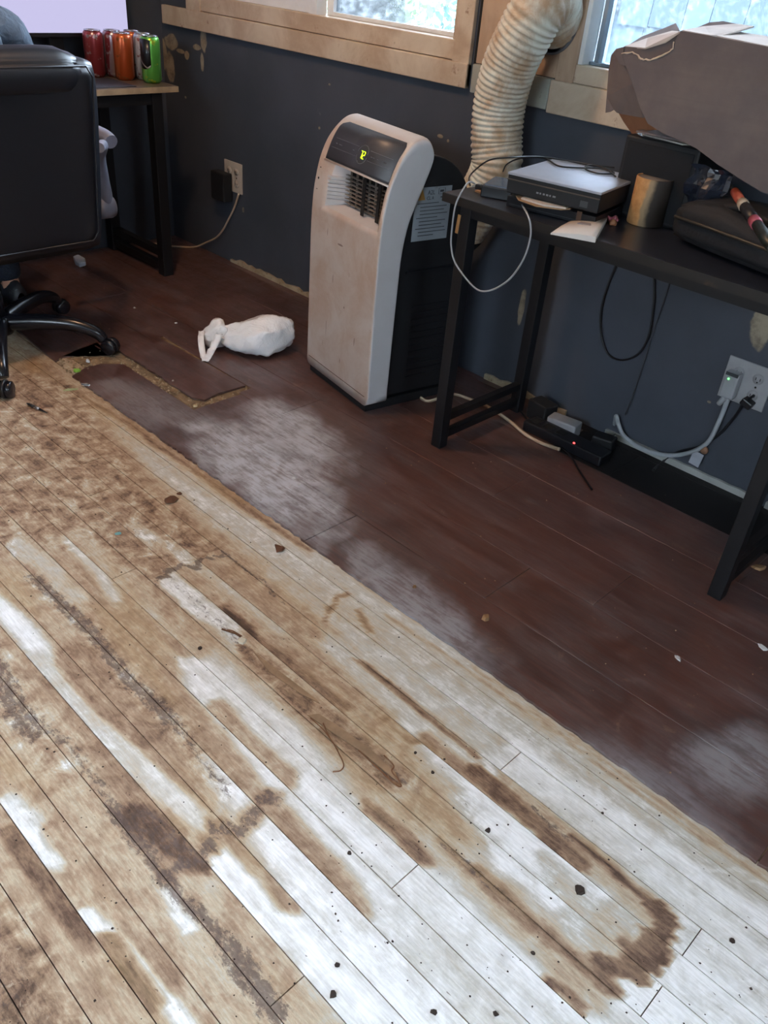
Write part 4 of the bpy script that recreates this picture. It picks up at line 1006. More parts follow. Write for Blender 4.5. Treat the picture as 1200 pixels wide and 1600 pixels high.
for k in range(5):
    a = a0 + k*2*math.pi/5; d = Vector((math.cos(a), math.sin(a), 0)); s_ = Vector((-d.y, d.x, 0))
    c0 = Vector((CX, CY, 0))
    P_ = spline([c0 + d*.035 + Vector((0, 0, .108)), c0 + d*.14 + Vector((0, 0, .116)), c0 + d*.25 + Vector((0, 0, .112)), c0 + d*.325 + Vector((0, 0, .088)), c0 + d*.352 + Vector((0, 0, .060))], 6)
    rr = [.030 - .012*i/(len(P_)-1) for i in range(len(P_))]
    lg = MB().tube(P_, rr, 12).build('base_leg', M['gloss'], ch)
    cc = c0 + d*.372; ax = (d*.35 + s_*.94).normalized(); rot = Matrix((ax.cross(Vector((0,0,1))), Vector((0,0,1)), ax)).transposed()
    z0 = .0285 + (TH if cc.y > -1.17 else 0)
    wh = MB()
    for off in (-.013, .013): wh.lathe([(.0001, -.011), (.022, -.011), (.027, -.007), (.0275, .007), (.022, .011), (.0001, .011)], cc + ax*off + Vector((0, 0, z0)), 20, rot)
    wh.build('caster_wheel', M['gloss'], lg)
    P_ = [cc + d*.018*math.sin(t_) + ax*0 + Vector((0, 0, z0 + .031*math.cos(t_))) for t_ in [x*.35 - 1.2 for x in range(8)]]
    MB().lathe([(.030, -.005), (.031, 0), (.030, .005)], cc + Vector((0, 0, z0 + .001)), 20, rot).build('caster_hood', M['black_plastic'], lg)
#@PART3
# ------------------------------------------------------------------ person seated in the chair
def skin_mesh(name, joints, edges, mat, parent, sub=2, root=0):
    me = bpy.data.meshes.new(name); me.from_pydata([Vector(j[0]) - wloc(parent) for j in joints], edges, [])
    o = bpy.data.objects.new(name, me); COL.objects.link(o); o.parent = parent; ORG[o.name] = wloc(parent)
    m = o.modifiers.new('skin', 'SKIN'); m.use_smooth_shade = True
    for i, j in enumerate(joints):
        sv = me.skin_vertices[0].data[i]; sv.radius = (j[1], j[2] if len(j) > 2 else j[1]); sv.use_root = (i == root)
    m = o.modifiers.new('sub', 'SUBSURF'); m.levels = sub; m.render_levels = sub
    me.materials.append(mat); return o
PX = -2.95; PY = -1.19; SZ = .515
per = thing('person', 'person in a blue-grey shirt and dark jeans sitting in the black swivel chair', 'person', (PX, PY, TH))
M['skin'] = simple('warm_skin', 'b98a72', .5, var=.05); M['hair'] = simple('dark_brown_hair', '2a1f1a', .6, var=.3, scale=60)
t = NT('blue_grey_cotton'); p = t.pos(); t.base(t.mix(t.mr(t.noise(p, 9, 5), .3, .7), lin('34404e'), lin('475768'))); t.b.inputs['Roughness'].default_value = .85; t.bump(t.noise(p, 22, 3, .5, 1.2), .5, .02); M['shirt'] = t.m
t = NT('dark_denim'); p = t.pos(); t.base(t.mix(t.mr(t.noise(p, 30, 6, .7), .3, .7), lin('10151f'), lin('1d2636'))); t.b.inputs['Roughness'].default_value = .85; t.bump(t.noise(p, 40, 4, .6, 1.5), .6, .01); M['denim'] = t.m
def pp(dx, dy, z): return (PX - dx, PY + dy, z)      # dx: forwards (towards the desk)
J = [(pp(.0, 0, SZ+.10), .13, .15), (pp(-.02, 0, SZ+.25), .115, .14), (pp(-.03, 0, SZ+.40), .115, .15), (pp(-.015, 0, SZ+.50), .07, .10), (pp(.01, 0, SZ+.57), .052), (pp(.035, 0, SZ+.65), .075), (pp(.045, 0, SZ+.74), .085), (pp(.04, 0, SZ+.81), .055)]
E_ = [(i, i+1) for i in range(7)]
for s_ in (1, -1):
    k = len(J); J += [(pp(-.02, s_*.17, SZ+.475), .050), (pp(.06, s_*.225, SZ+.30), .042), (pp(.12, s_*.235, SZ+.19), .038), (pp(.30, s_*.20, SZ+.215), .030), (pp(.37, s_*.185, SZ+.228), .022, .028), (pp(.44, s_*.175, SZ+.235), .016, .036)]
    E_ += [(3, k)] + [(k+i, k+i+1) for i in range(5)]
    # five fingers rooted in the palm, slightly curled over the desk edge
    for f, (fy, L_) in enumerate(((-.030, .055), (-.011, .072), (.009, .078), (.028, .068), (.040, .050))):
        b = len(J); bx = .455 if f else .42
        sd = fy * -s_
        J += [(pp(bx + .012, s_*.175 + sd, SZ+.236), .0085), (pp(bx + .012 + L_*.55, s_*.175 + sd*1.25, SZ+.240), .0080), (pp(bx + .012 + L_, s_*.175 + sd*1.3, SZ+.228), .0065)]
        E_ += [(k+5, b), (b, b+1), (b+1, b+2)]
    k = len(J); J += [(pp(.03, s_*.10, SZ+.04), .10), (pp(.24, s_*.115, SZ+.045), .075), (pp(.42, s_*.13, SZ+.03), .058), (pp(.40, s_*.15, SZ-.16), .050), (pp(.32, s_*.165, .13), .036), (pp(.30, s_*.17, .07), .036), (pp(.40, s_*.18, .045), .030, .038)]
    E_ += [(0, k)] + [(k+i, k+i+1) for i in range(6)]
body_ = skin_mesh('body', J, E_, M['skin'], per, 1)
Js = [(pp(.0, 0, SZ+.07), .15, .165), (pp(-.02, 0, SZ+.25), .135, .155), (pp(-.03, 0, SZ+.40), .135, .165), (pp(-.015, 0, SZ+.495), .085, .11), (pp(.0, 0, SZ+.54), .066, .070)]
Es = [(0, 1), (1, 2), (2, 3), (3, 4)]
for s_ in (1, -1):
    k = len(Js); Js += [(pp(-.02, s_*.17, SZ+.475), .068), (pp(.05, s_*.22, SZ+.32), .060), (pp(.12, s_*.235, SZ+.19), .055), (pp(.27, s_*.205, SZ+.212), .042)]; Es += [(3, k), (k, k+1), (k+1, k+2), (k+2, k+3)]
skin_mesh('shirt', Js, Es, M['shirt'], per, 2)
Jj = [(pp(.0, 0, SZ+.10), .145, .16)]; Ej = []
for s_ in (1, -1):
    k = len(Jj); Jj += [(pp(.03, s_*.10, SZ+.04), .105), (pp(.24, s_*.115, SZ+.045), .088), (pp(.42, s_*.13, SZ+.02), .072), (pp(.40, s_*.15, SZ-.16), .064), (pp(.33, s_*.165, .16), .056), (pp(.31, s_*.17, .075), .058)]; Ej += [(0, k)] + [(k+i, k+i+1) for i in range(5)]
skin_mesh('jeans', Jj, Ej, M['denim'], per, 2)
M['shoe'] = simple('dark_sneaker', '1a1c22', .5, dirt=.6, dirtcol='8d9096', dirtscale=30)
for s_ in (1, -1):
    a = Vector(pp(.285, s_*.172, TH + .0)); rows = []
    for i, (d_, w, h) in enumerate([(-.045, .02, .05), (-.035, .034, .075), (0, .038, .09), (.05, .038, .085), (.10, .044, .062), (.16, .046, .048), (.205, .036, .036), (.225, .012, .022)]):
        rows.append([a + Vector((-d_, w*math.cos(q), TH*0 + max(0, h*math.sin(q)) if math.sin(q) > 0 else 0.0)) for q in [math.pi*j/8 for j in range(9)]] + [a + Vector((-d_, w*c_, 0)) for c_ in (-.5, 0, .5)])
    sh = MB().grid(rows, True, True).build('shoe', M['shoe'], per)
# head details: hair cap, ears, eyes, nose and mouth, looking at the screen
hc = Vector(pp(.045, 0, SZ+.735))
rows = []
for i in range(9):
    th_ = math.pi*.62*i/8; rows.append([hc + Vector((.104*math.sin(th_)*math.cos(a) + .006, .092*math.sin(th_)*math.sin(a), .02 + .112*math.cos(th_))) for a in [2*math.pi*j/20 for j in range(20)]])
hair = MB().grid(rows, True, True)
for i, v in enumerate(hair.v):
    if v.x < hc.x - .05 and v.z < hc.z + .06: hair.v[i] = Vector((hc.x - .05, v.y*1.0, max(v.z, hc.z + .055)))
hair.build('hair', M['hair'], per)
for s_ in (1, -1):
    MB().lathe([(.0001, -.006), (.022, -.004), (.026, .002), (.018, .006), (.0001, .002)], hc + Vector((.0, s_*.082, -.01)), 14, Matrix.Rotation(R(90), 3, 'X')).build('ear', M['skin'], per)
    MB().lathe([(.0001, -.010), (.008, -.006), (.0105, 0), (.008, .006), (.0001, .010)], hc + Vector((-.079, s_*.030, .0)), 12).build('eye', M['white_plastic'], per)
MB().add([hc + Vector(q) for q in ((-.078, 0, .005), (-.108, 0, -.028), (-.080, .016, -.032), (-.080, -.016, -.032))], [(0, 1, 2), (0, 3, 1), (1, 3, 2), (0, 2, 3)]).build('nose', M['skin'], per)
MB().obox(hc + Vector((-.080, 0, -.055)), (.010, .044, .010)).build('mouth', simple('lips', '9a5f55', .5), per, bevel=.004)

# ------------------------------------------------------------------ things on the side table
def quad_box(px, z0, z1, name, mat, parent, bevel=.001, zt=None):
    """a box whose top corners stand at four places on the plane z1"""
    zt = zt or z1; pts = [F(a, b, zt) for a, b in px]
    return MB().prism([(q.x, q.y, z0) for q in pts], (0, 0, 1), z1 - z0).build(name, mat, parent, bevel=bevel)
def rect_from(px3, z):
    a, b, c = [F(*q, z) for q in px3]          # front-left, front-right, a point on the back edge
    u = (b - a).normalized(); v = Vector((-u.y, u.x, 0)); d = (c - a).dot(v); return a, b, u, v, d
def rbox(a, u, v, x0, x1, y0, y1, z0, z1):
    P_ = [a + u*x + v*y for x, y in ((x0, y0), (x1, y0), (x1, y1), (x0, y1))]
    return MB().prism([(q.x, q.y, z0) for q in P_], (0, 0, 1), z1 - z0)
ZP = .848
a, b, u, v, d = rect_from([(795, 268), (940, 301), (900, 248)], ZP); Wd = (b - a).length; d = min(d, .26)
base_c = a + u*Wd/2 + v*d/2
low = thing('flat_black_box', 'flat black electronics box at the bottom of the stack on the side table', 'electronics', (base_c.x, base_c.y, TT))
rbox(a, u, v, .000, Wd - .005, .012, d - .01, TT + .0005, TT + .026).build('case', M['black_plastic'], low, bevel=.002)
rbox(a, u, v, .01, Wd - .02, .0115, .0122, TT + .007, TT + .0085).build('front_line', simple('dull_silver_line', '4a4c50', .4, .6), low)
rbox(a, u, v, Wd - .055, Wd - .042, .0105, .013, TT + .001, TT + .030).build('tape_strip', simple('brown_tape_strip', '4e3626', .5), low)
bk = thing('booklet', 'thin pale booklets jutting out under the silver-topped player', 'booklet', (base_c.x, base_c.y, TT + .0265))
M['paper'] = simple('creased_paper', 'c4bcb2', .7, var=.06, dirt=.62, dirtcol='a98f78'); M['kraft'] = simple('kraft_card', '9b7a5a', .8, var=.12)
P_ = [a + u*x + v*y for x, y in ((.045, -.012), (.105, -.030), (.16, -.006), (.175, .02), (.16, .16), (.03, .16), (.02, .02))]
MB().prism([(q.x, q.y, TT + .0265) for q in P_], (0, 0, 1), .003).build('cover', M['kraft'], bk)
P_ = [a + u*x + v*y for x, y in ((.05, -.008), (.12, -.022), (.17, .0), (.16, .14), (.03, .14))]
MB().prism([(q.x, q.y, TT + .030) for q in P_], (0, 0, 1), .004).build('pages', M['paper'], bk)
pl = thing('media_player', 'silver-topped dark disc player on the stack on the side table', 'media player', (base_c.x, base_c.y, TT + .034))
rbox(a, u, v, 0, Wd, 0, d, TT + .036, ZP - .005).build('case', M['black_matte'], pl, bevel=.003)
M['silvertop'] = simple('brushed_silver_cover', 'b5bdcb', .34, .55, var=.04)
rbox(a, u, v, -.001, Wd + .001, -.002, d, ZP - .006, ZP).build('top_cover', M['silvertop'], pl, bevel=.0015)
rbox(a, u, v, .0, Wd, -.0028, -.0005, ZP - .0175, ZP - .015).build('front_trim', simple('dull_bronze_trim', '4c4138', .5), pl)
rbox(a, u, v, Wd - .048, Wd - .028, -.0015, .001, TT + .044, TT + .058).build('front_button', simple('grey_button', '3c3e42', .5), pl)
mb = MB()
for i, w in enumerate((.006, .004, .005, .006, .004, .008)): mb = mb; mb.v += []; k = .085 + i*.009; mb2 = rbox(a, u, v, k, k + w, -.0012, .0, TT + .050, TT + .054); mb.add(mb2.v, mb2.f)
mb.build('front_print', simple('worn_white_print', '77797d', .5), pl)
# ventilated router left of the stack
a2, b2_, u2, v2, d2 = rect_from([(752, 289), (792, 296), (790, 268)], TT + .03); 
rt = thing('router', 'black router with a ribbed vented top at the left end of the side table', 'router', (a2.x + .04, a2.y + .05, TT))
rbox(a2, u2, v2, 0, .085, 0, .12, TT + .0005, TT + .030).build('case', M['black_plastic'], rt, bevel=.003)
for i in range(8):
    q0 = a2 + u2*.008 + v2*(.012 + i*.0135); q1 = a2 + u2*.080 + v2*(.012 + i*.0135); q0.z = q1.z = TT + .0315
    MB().bar(q0, q1, .007, .005).build('vent_rib', simple('glossy_rib', '6f7884', .2, .3) if i == 0 else bpy.data.materials['glossy_rib'], rt)
o = MB().prism([(q.x, q.y, TT + .0005) for q in [F(*w_, TT) for w_ in ((742, 300), (790, 313), (800, 309), (755, 296))]], (0, 0, 1), .004).build('card_strip', M['kraft']); tag(o, 'strip of tan card lying under the router cables', 'card')
# booklet on the table edge
q4 = [F(*w_, TT + .016) for w_ in ((862, 356), (932, 369), (952, 333), (893, 337))]
bo = thing('folded_manual', 'curled white booklet with a faint grey square at the table edge', 'booklet', (sum(q.x for q in q4)/4, sum(q.y for q in q4)/4, TT))
rows_t = []; rows_b = []
for i in range(9):
    s_ = i/8; A = q4[0].lerp(q4[1], s_); Bq = q4[3].lerp(q4[2], s_); h = .004 + .010*math.sin(math.pi*min(1, s_*1.0)*.55)
    rows_t.append([Vector((A.x, A.y, TT + h)), Vector(((A.x+Bq.x)/2, (A.y+Bq.y)/2, TT + h + .002)), Vector((Bq.x, Bq.y, TT + h*.8))])
mb = MB().grid(rows_t, True); n_ = len(mb.v)
mb.add([Vector((q.x, q.y, TT + .0008)) for r_ in rows_t for q in r_], [])
m_ = 3
for i in range(8): mb.f.append([i*m_, n_ + i*m_, n_ + (i+1)*m_, (i+1)*m_]); mb.sm.append(False); mb.f.append([i*m_+2, (i+1)*m_+2, n_ + (i+1)*m_+2, n_ + i*m_+2]); mb.sm.append(False)
for e_ in (0, 8): mb.f.append([e_*m_, e_*m_+1, e_*m_+2, n_+e_*m_+2, n_+e_*m_+1, n_+e_*m_]); mb.sm.append(False)
mb.f.append([n_, n_+2, n_+24+2, n_+24]); mb.sm.append(False)
t = NT('booklet_paper'); p = t.pos(); c_ = (q4[0]+q4[1]+q4[2]+q4[3])/4; kx = q4[2].lerp(q4[3], .45)
bm_ = t.blobs(p, [((kx.x, kx.y, TT), (.035, .018, .2))], .15, 40); t.base(t.mix(t.math('MULTIPLY', bm_, .8), lin('cfc7c0'), lin('b58a6a'))); t.b.inputs['Roughness'].default_value = .5
mb.build('pages', t.m, bo)
cq = (q4[0]*.2 + q4[1]*.3 + q4[2]*.28 + q4[3]*.22); u_ = (q4[1]-q4[0]).normalized(); v_ = (q4[3]-q4[0]).normalized()
P_ = [cq + u_*x + v_*y for x, y in ((-.018, -.009), (.014, -.012), (.022, .004), (.010, .012), (-.014, .010))]
MB().prism([(q.x, q.y, TT + .0135) for q in P_], (0, 0, 1), .0018).build('printed_square', simple('pale_grey_print', '9a9193', .6), bo)
# scorched tan cylinder pot
cc = F(1007, 349, TT); RC, HC = .046, .112
t = NT('scorched_cork_pot'); p = t.obj(); n = t.noise(p, 20, 6, .6)
sx = t.n('ShaderNodeSeparateXYZ'); t.l(p, sx.inputs[0])
k = t.math('ADD', sx.outputs[0], t.math('MULTIPLY', t.math('SUBTRACT', n, .5), .035)); k = t.math('ADD', k, t.math('MULTIPLY', t.math('ABSOLUTE', t.math('SUBTRACT', sx.outputs[2], .055)), .22))
k2 = t.math('ADD', sx.outputs[0], t.math('MULTIPLY', sx.outputs[1], .55)); k2 = t.math('ADD', k2, t.math('MULTIPLY', t.math('SUBTRACT', n, .5), .03)); k2 = t.math('SUBTRACT', k2, t.math('MULTIPLY', t.math('ABSOLUTE', t.math('SUBTRACT', sx.outputs[2], .05)), .12))
c = t.mix(t.mr(k2, -.026, -.018), t.mix(t.mr(t.noise(p, 60, 5), .3, .7), lin('a87848'), lin('c08f5c')), lin('8f7a5e'))
c = t.mix(t.mr(k2, -.014, .004), c, lin('2a211b'))
t.base(c); t.b.inputs['Roughness'].default_value = .7; pot_m = t.m
pot = thing('scorched_pot', 'tan cylindrical pot with a scorched black side', 'pot', (cc.x, cc.y, TT))
MB().lathe([(RC*.97, 0), (RC, .003), (RC, HC - .002), (RC - .001, HC), (RC - .004, HC), (RC - .004, HC - .004), (.0001, HC - .004)], cc, 40).build('pot_body', pot_m, pot)
MB().lathe([(RC - .0045, 0), (RC - .0045, .002), (.0001, .002)], cc + Vector((0, 0, HC - .0039)), 32).build('lid', simple('dusty_grey_lid', '6a625c', .7, var=.15), pot)
# dark bits beside the pot
o = MB().tube(spline([F(950, 343, TT + .008), F(958, 341, TT + .012), F(966, 345, TT + .008)], 6), [.006 + .003*math.sin(i) for i in range(13)], 10).build('pink_wrapper', simple('pink_wrapper', '8e4a55', .4)); tag(o, 'crumpled pink wrapper between the white booklet and the pot', 'wrapper')
o = MB().lathe([(.0001, 0), (.009, .001), (.010, .008), (.004, .014), (.0001, .015)], F(957, 352, TT), 14).build('orange_cap', simple('dull_orange_cap', '8d5a3c', .5)); tag(o, 'small dull orange cap by the foot of the pot', 'cap')
# black speaker box behind
bb = thing('black_speaker', 'tall black speaker box behind the scorched pot', 'speaker', (-1.03, -.19, TT))
MB().prism([(-1.150, -.285, TT), (-.945, -.285, TT), (-.945, -.090, TT), (-1.150, -.090, TT)], (0, 0, 1), .190).build('cabinet', M['black_matte'], bb, bevel=.006)
MB().box((-1.138, -.2885, TT + .012), (-.957, -.286, TT + .178)).build('front_grille', simple('dark_speaker_cloth', '0d0f14', .9, bump=.3), bb, bevel=.001)
mb = MB().prism([(-1.12, -.26, TT + .1905), (-1.00, -.275, TT + .1905), (-.96, -.20, TT + .1905), (-1.06, -.13, TT + .1905)], (0, 0, 1), .0035); o = mb.build('paper_sheet', M['paper']); tag(o, 'white paper lying on top of the black speaker under the carton', 'paper')
# glossy plastic wrap
mb = MB(); rows = []
for i in range(10):
    r_ = []
    for j in range(10):
        q = Vector((-.945 + i*.011, -.30 + .02*math.sin(i*.9), TT + .065 + j*.011)); w = mnoise.noise(q*45); r_.append(q + Vector((w*.01, -.015 + w*.02 + .01*math.sin(j), 0)))
    rows.append(r_)
o = mb.grid(rows, False).build('plastic_wrap', simple('glossy_dark_wrap', '252a36', .08, .0, coat=1.0, spec=.9), solid=.001); tag(o, 'crumpled glossy dark plastic wrap stuffed beside the black speaker', 'plastic wrap')
# black bag / case
a, b = F(1040, 376, TT), F(1200, 441, TT); u = (b - a).normalized(); v = Vector((-u.y, u.x, 0))
cs = thing('black_case', 'soft black laptop case lying along the front of the side table', 'case', (a.x + .25, a.y, TT))
ctr = a + u*.235 + v*.105 + Vector((0, 0, .045)); ang = math.atan2(u.y, u.x)
mb = cushion((0, 0, 0), (.47, .20, .088), .028, .008, seg=12); rz = Matrix.Rotation(ang, 3, 'Z')
for i, q in enumerate(mb.v):
    w = mnoise.noise(q*9)*.012; q = Vector((q.x, q.y, q.z + w*(1 if q.z > 0 else 0) - .12*max(0, .10 - q.y)*0)); mb.v[i] = rz @ q + ctr
mz = min(q.z for q in mb.v)
for q in mb.v: q.z += TT + .001 - mz
M['cloth'] = simple('worn_black_nylon', '17181c', .75, var=.2, bump=.4, dirt=.62, dirtcol='39352f'); mb.build('case_body', M['cloth'], cs)
def cp(x, y, z): q = a + u*x + v*y; return Vector((q.x, q.y, TT + z))
MB().tube(spline([cp(.01, -.002, .060), cp(.12, -.010, .064), cp(.30, -.010, .064), cp(.46, -.002, .058)], 8), .004, 8).build('zip', simple('dull_zip', '33302c', .4, .3), cs)
MB().tube(spline([cp(.10, .04, .10), cp(.16, .03, .115), cp(.26, .02, .108), cp(.36, .05, .10)], 8), .008, 8).build('strap', M['cloth'], cs)
# striped stick on top
A = Sx(1143, 288, -.83) ; 
st = thing('striped_screwdriver', 'red and black banded screwdriver lying on the black case', 'screwdriver', cp(.24, .12, .12))
s0, s1 = F(1148, 300, TT + .125), F(1190, 362, TT + .122); dv = (s1 - s0)
for i, (t0_, t1_, r_, nm, col_) in enumerate([(-.5, .0, .004, 'shaft', '2a2a2c'), (0, .30, .011, 'red_collar', '9c4a38'), (.30, .42, .0125, 'pale_ring', 'b5aa9a'), (.42, .74, .0125, 'grip', '1c1c20'), (.74, .86, .013, 'pink_band', 'a04a5a'), (.86, 1.35, .012, 'butt', '17201c')]):
    MB().tube([s0 + dv*t0_, s0 + dv*(t0_*.5 + t1_*.5), s0 + dv*t1_], [r_*.92, r_, r_*.92], 12).build(nm, simple('stick_' + nm, col_, .4), st)
o = MB().prism([cp(.24, .08, .104), cp(.36, .03, .104), cp(.38, .045, .104), cp(.27, .12, .106)], (0, 0, 1), .003).build('card_scrap', M['kraft']); tag(o, 'flat tan card scrap on the black case next to the screwdriver', 'card')
o = MB().prism([cp(.30, .15, .104), cp(.45, .13, .104), cp(.46, .24, .108), cp(.31, .25, .110)], (0, 0, 1), .002).build('blue_sheet', simple('pale_blue_sheet', '8f9cb5', .4)); tag(o, 'pale blue sheet on the black case at the right edge of the photo', 'paper')

# torn cardboard carton
t = NT('grey_brown_cardboard'); p = t.pos(); n = t.noise(p, 8, 6, .6); c = t.mix(t.mr(n, .3, .7), lin('5a5152'), lin('6b605d')); c = t.mix(t.math('MULTIPLY', t.mr(t.noise(t.mapv(p, (1, 1, 40)), 2, 3), .45, .6), .18), c, lin('5a504c'))
t.base(c); t.b.inputs['Roughness'].default_value = .85; M['card'] = t.m
M['card_in'] = simple('brown_cardboard_inner', '8a5a3c', .85, var=.1); M['card_lit'] = simple('lit_cardboard', 'b5aaa2', .85, var=.08); M['torn'] = simple('cream_torn_edge', 'c9b6a2', .9)  # top flaps get a paler copy that paints the window light on them
cb = thing('torn_carton', 'torn open grey-brown cardboard carton resting on the clutter by the right window', 'cardboard box', (-.85, -.22, TT + .19))
def card(name, pts, mat, thick=.004, n=(0, 1, 0)): return MB().prism([Vector(q) for q in pts], n, thick).build(name, mat, cb)
YF = -.315
fp_ = [Wp(a_, b_, YF) for a_, b_ in ((1064, 48), (1110, 56), (1200, 73), (1300, 92), (1300, 330), (1190, 300), (1160, 282), (1120, 256), (1088, 232), (1062, 219), (1035, 208), (1012, 193), (1000, 168), (988, 130), (974, 92), (971, 84), (984, 82), (994, 84), (1002, 92), (1011, 94), (1030, 88), (1044, 82), (1052, 76), (1054, 66))]
card('front_panel', fp_, M['card'])
rim_pts = [Wp(a_, b_, YF - .001) for a_, b_ in ((971, 84), (984, 82), (994, 84), (1002, 92), (1006, 94), (1011, 93), (1018, 93), (1030, 88), (1044, 82), (1051, 76), (1053, 66))]
rim_pts = [q + Vector((random.uniform(-.001, .001), 0, random.uniform(-.0015, .0015))) for q in spline(rim_pts, 3)]
MB().tube(rim_pts, [random.uniform(.0012, .0026) for _ in rim_pts], 6).build('torn_rim', M['torn'], cb)
card('inner_ply', [Wp(a_, b_, YF + .008) for a_, b_ in ((975, 73), (1010, 76), (1040, 66), (1062, 52), (1062, 100), (1000, 110), (968, 100), (960, 84))], M['card'])
# left side flap hanging down
mbq = [Wp(976, 73, YF + .006), Wp(964, 76, -.27), Wp(956, 86, -.255), Wp(952, 110, -.25), Wp(949, 150, -.25), Wp(947, 176, -.25), Wp(953, 175, -.253), Wp(960, 171, -.256), Wp(965, 176, -.26), Wp(972, 178, -.264), Wp(1006, 184, YF + .004), Wp(990, 130, YF + .004), Wp(974, 88, YF + .004)]
cen = sum(mbq, Vector())/len(mbq); nn = (mbq[9] - mbq[1]).cross(mbq[4] - mbq[9]).normalized()
MB().add(mbq, [tuple(range(len(mbq)))]).build('side_flap', M['card'], cb, solid=.004)
card('inner_flap', [Wp(966, 176, -.24), Wp(974, 190, -.24), Wp(988, 210, -.245), Wp(1010, 204, -.27), Wp(1042, 202, -.285), Wp(1015, 182, -.28), Wp(990, 176, -.25)], M['card_in'])
MB().box((-.62, YF + .004, 1.0), (-.616, -.08, 1.19)).build('side_panel', M['card'], cb)
z9 = 1.19
card('back_panel', [(-1.17, -.085, 1.0), (-.62, -.085, 1.0), (-.62, -.085, 1.175), (-.95, -.085, 1.180), (-1.17, -.085, 1.12)], M['card'])
card('bottom_panel', [(-1.12, YF + .02, .962), (-.62, YF + .02, .962), (-.62, -.09, .962), (-1.12, -.09, .962)], M['card'], .004, (0, 0, 1))
def flap(name, pts, mat):
    MB().add([Vector(q) for q in pts], [tuple(range(len(pts)))]).build(name, mat, cb, solid=.003)
flap('top_flap', [Wp(976, 73, -.30), Wp(1008, 76, -.312), Wp(1040, 66, -.312), Wp(1063, 50, -.312), Wp(1050, 49, -.22), Wp(1012, 60, -.20)], M['card_lit'])
flap('top_flap', [Wp(984, 70, -.20), Wp(1003, 58, -.15), Wp(1040, 44, -.13), Wp(1056, 37, -.12), Wp(1062, 48, -.16), Wp(1040, 56, -.2)], M['card'])
flap('top_flap', [Wp(1066, 48, -.31), Wp(1110, 56, -.31), Wp(1126, 57, -.29), Wp(1178, 42, -.15), Wp(1150, 38, -.12), Wp(1100, 42, -.15)], M['card_lit'])
flap('top_flap', [Wp(1084, 46, -.14), Wp(1108, 36, -.11), Wp(1130, 34, -.1), Wp(1150, 38, -.1), Wp(1120, 44, -.13)], M['card'])
flap('top_flap', [Wp(1120, 57, -.31), Wp(1200, 73, -.31), Wp(1300, 92, -.31), Wp(1260, 70, -.18), Wp(1190, 56, -.14), Wp(1150, 50, -.16)], M['card_lit'])

# ------------------------------------------------------------------ cables on and under the side table
zc = ZP + .0035
def TB(px, py, z): return F(px, py, z)
cord('black_cable', [TB(735, 290, TT + .004), TB(733, 278, TT + .02), TB(742, 266, .80), TB(765, 250, .85), TB(800, 246, .866), TB(842, 245, zc + .004), TB(880, 250, zc), TB(920, 257, zc), TB(945, 263, zc), TB(962, 276, zc)], .0022, M['black_cord'], 'thin black cable arching from the table corner over the silver-topped player')
cord('black_cable', [TB(786, 268, TT + .034), TB(793, 256, .83), TB(815, 247, .858), TB(850, 247, zc), TB(872, 259, zc), TB(900, 262, zc), TB(935, 263, zc), TB(955, 268, zc), TB(958, 271, zc), TB(935, 271, zc), TB(918, 266, zc), TB(914, 261, zc), TB(925, 258, zc), TB(960, 262, zc)], .0022, M['black_cord'], 'second black cable looping in a bow on the silver cover')
YC = -.566
cord('pale_thin_cable', [TB(747, 291, TT + .006), TB(735, 284, TT + .020), Wp(726, 292, YC + .01), Wp(712, 320, YC), Wp(706, 360, YC), Wp(705, 385, YC), Wp(711, 410, YC), Wp(728, 435, YC), Wp(745, 452, YC), Wp(760, 455, YC), Wp(780, 448, YC), Wp(800, 432, YC), Wp(818, 405, YC), Wp(828, 375, YC), Wp(829, 352, YC), Wp(824, 335, -.555), TB(812, 312, TT + .012), TB(814, 301, TT + .020)], .0024, M['grey_cord'], 'thin pale cable hanging in a long loop off the front of the side table')
cord('pale_short_cable', [TB(737, 291, TT + .008), TB(750, 289, TT + .014), TB(756, 298, TT + .008), TB(768, 303, TT + .006), TB(790, 299, TT + .010), TB(806, 295, TT + .02)], .0022, M['grey_cord'], 'short pale cable curling in front of the router')
o = MB().obox(F(809, 299, TT + .012), (.022, .022, .02), .3).build('black_plug', M['black_plastic'], bevel=.003); o.location.z += .0; tag(o, 'small black plug in front of the stack between two pale cable ends', 'plug')
o = MB().obox(F(748, 292, TT + .010), (.018, .014, .014), .3).build('black_plug', M['black_plastic'], bevel=.003); tag(o, 'small black plug at the left corner of the side table', 'plug')
fz = TH + .006
cord('beige_power_cord', [Vector((-1.80, -.26, fz)), Vector((-1.66, -.33, fz)), F(703, 616, fz), F(730, 622, fz), F(765, 637, fz), F(795, 657, fz), F(820, 678, fz), F(845, 692, fz), F(874, 702, fz + .01)], .0058, M['cream_cord'], 'thick beige power cord running over the floor from the air conditioner to the power strip')
yw = -.012
cord('thick_grey_cord', [F(960, 668, .03), Wp(963, 650, -.03), Wp(966, 662, -.03), Wp(976, 682, -.03), Wp(1005, 702, -.025), Wp(1040, 711, -.02), Wp(1075, 708, -.02), Wp(1105, 692, -.02), Wp(1122, 662, -.02), Wp(1135, 630, -.02), Wp(1142, 610, -.022)], .0072, M['grey_cord'], 'thick pale grey cord drooping along the wall from the right outlet')
cord('black_wall_cord', [Wp(1178, 618, -.03), Wp(1163, 630, -.02), Wp(1145, 655, -.012), Wp(1122, 680, -.012), Wp(1095, 697, -.012), Wp(1060, 706, -.012), Wp(1035, 722, -.014), F(1020, 735, TH + .004)], .0042, M['black_cord'], 'black cord drooping beside the thick grey cord under the right outlet')
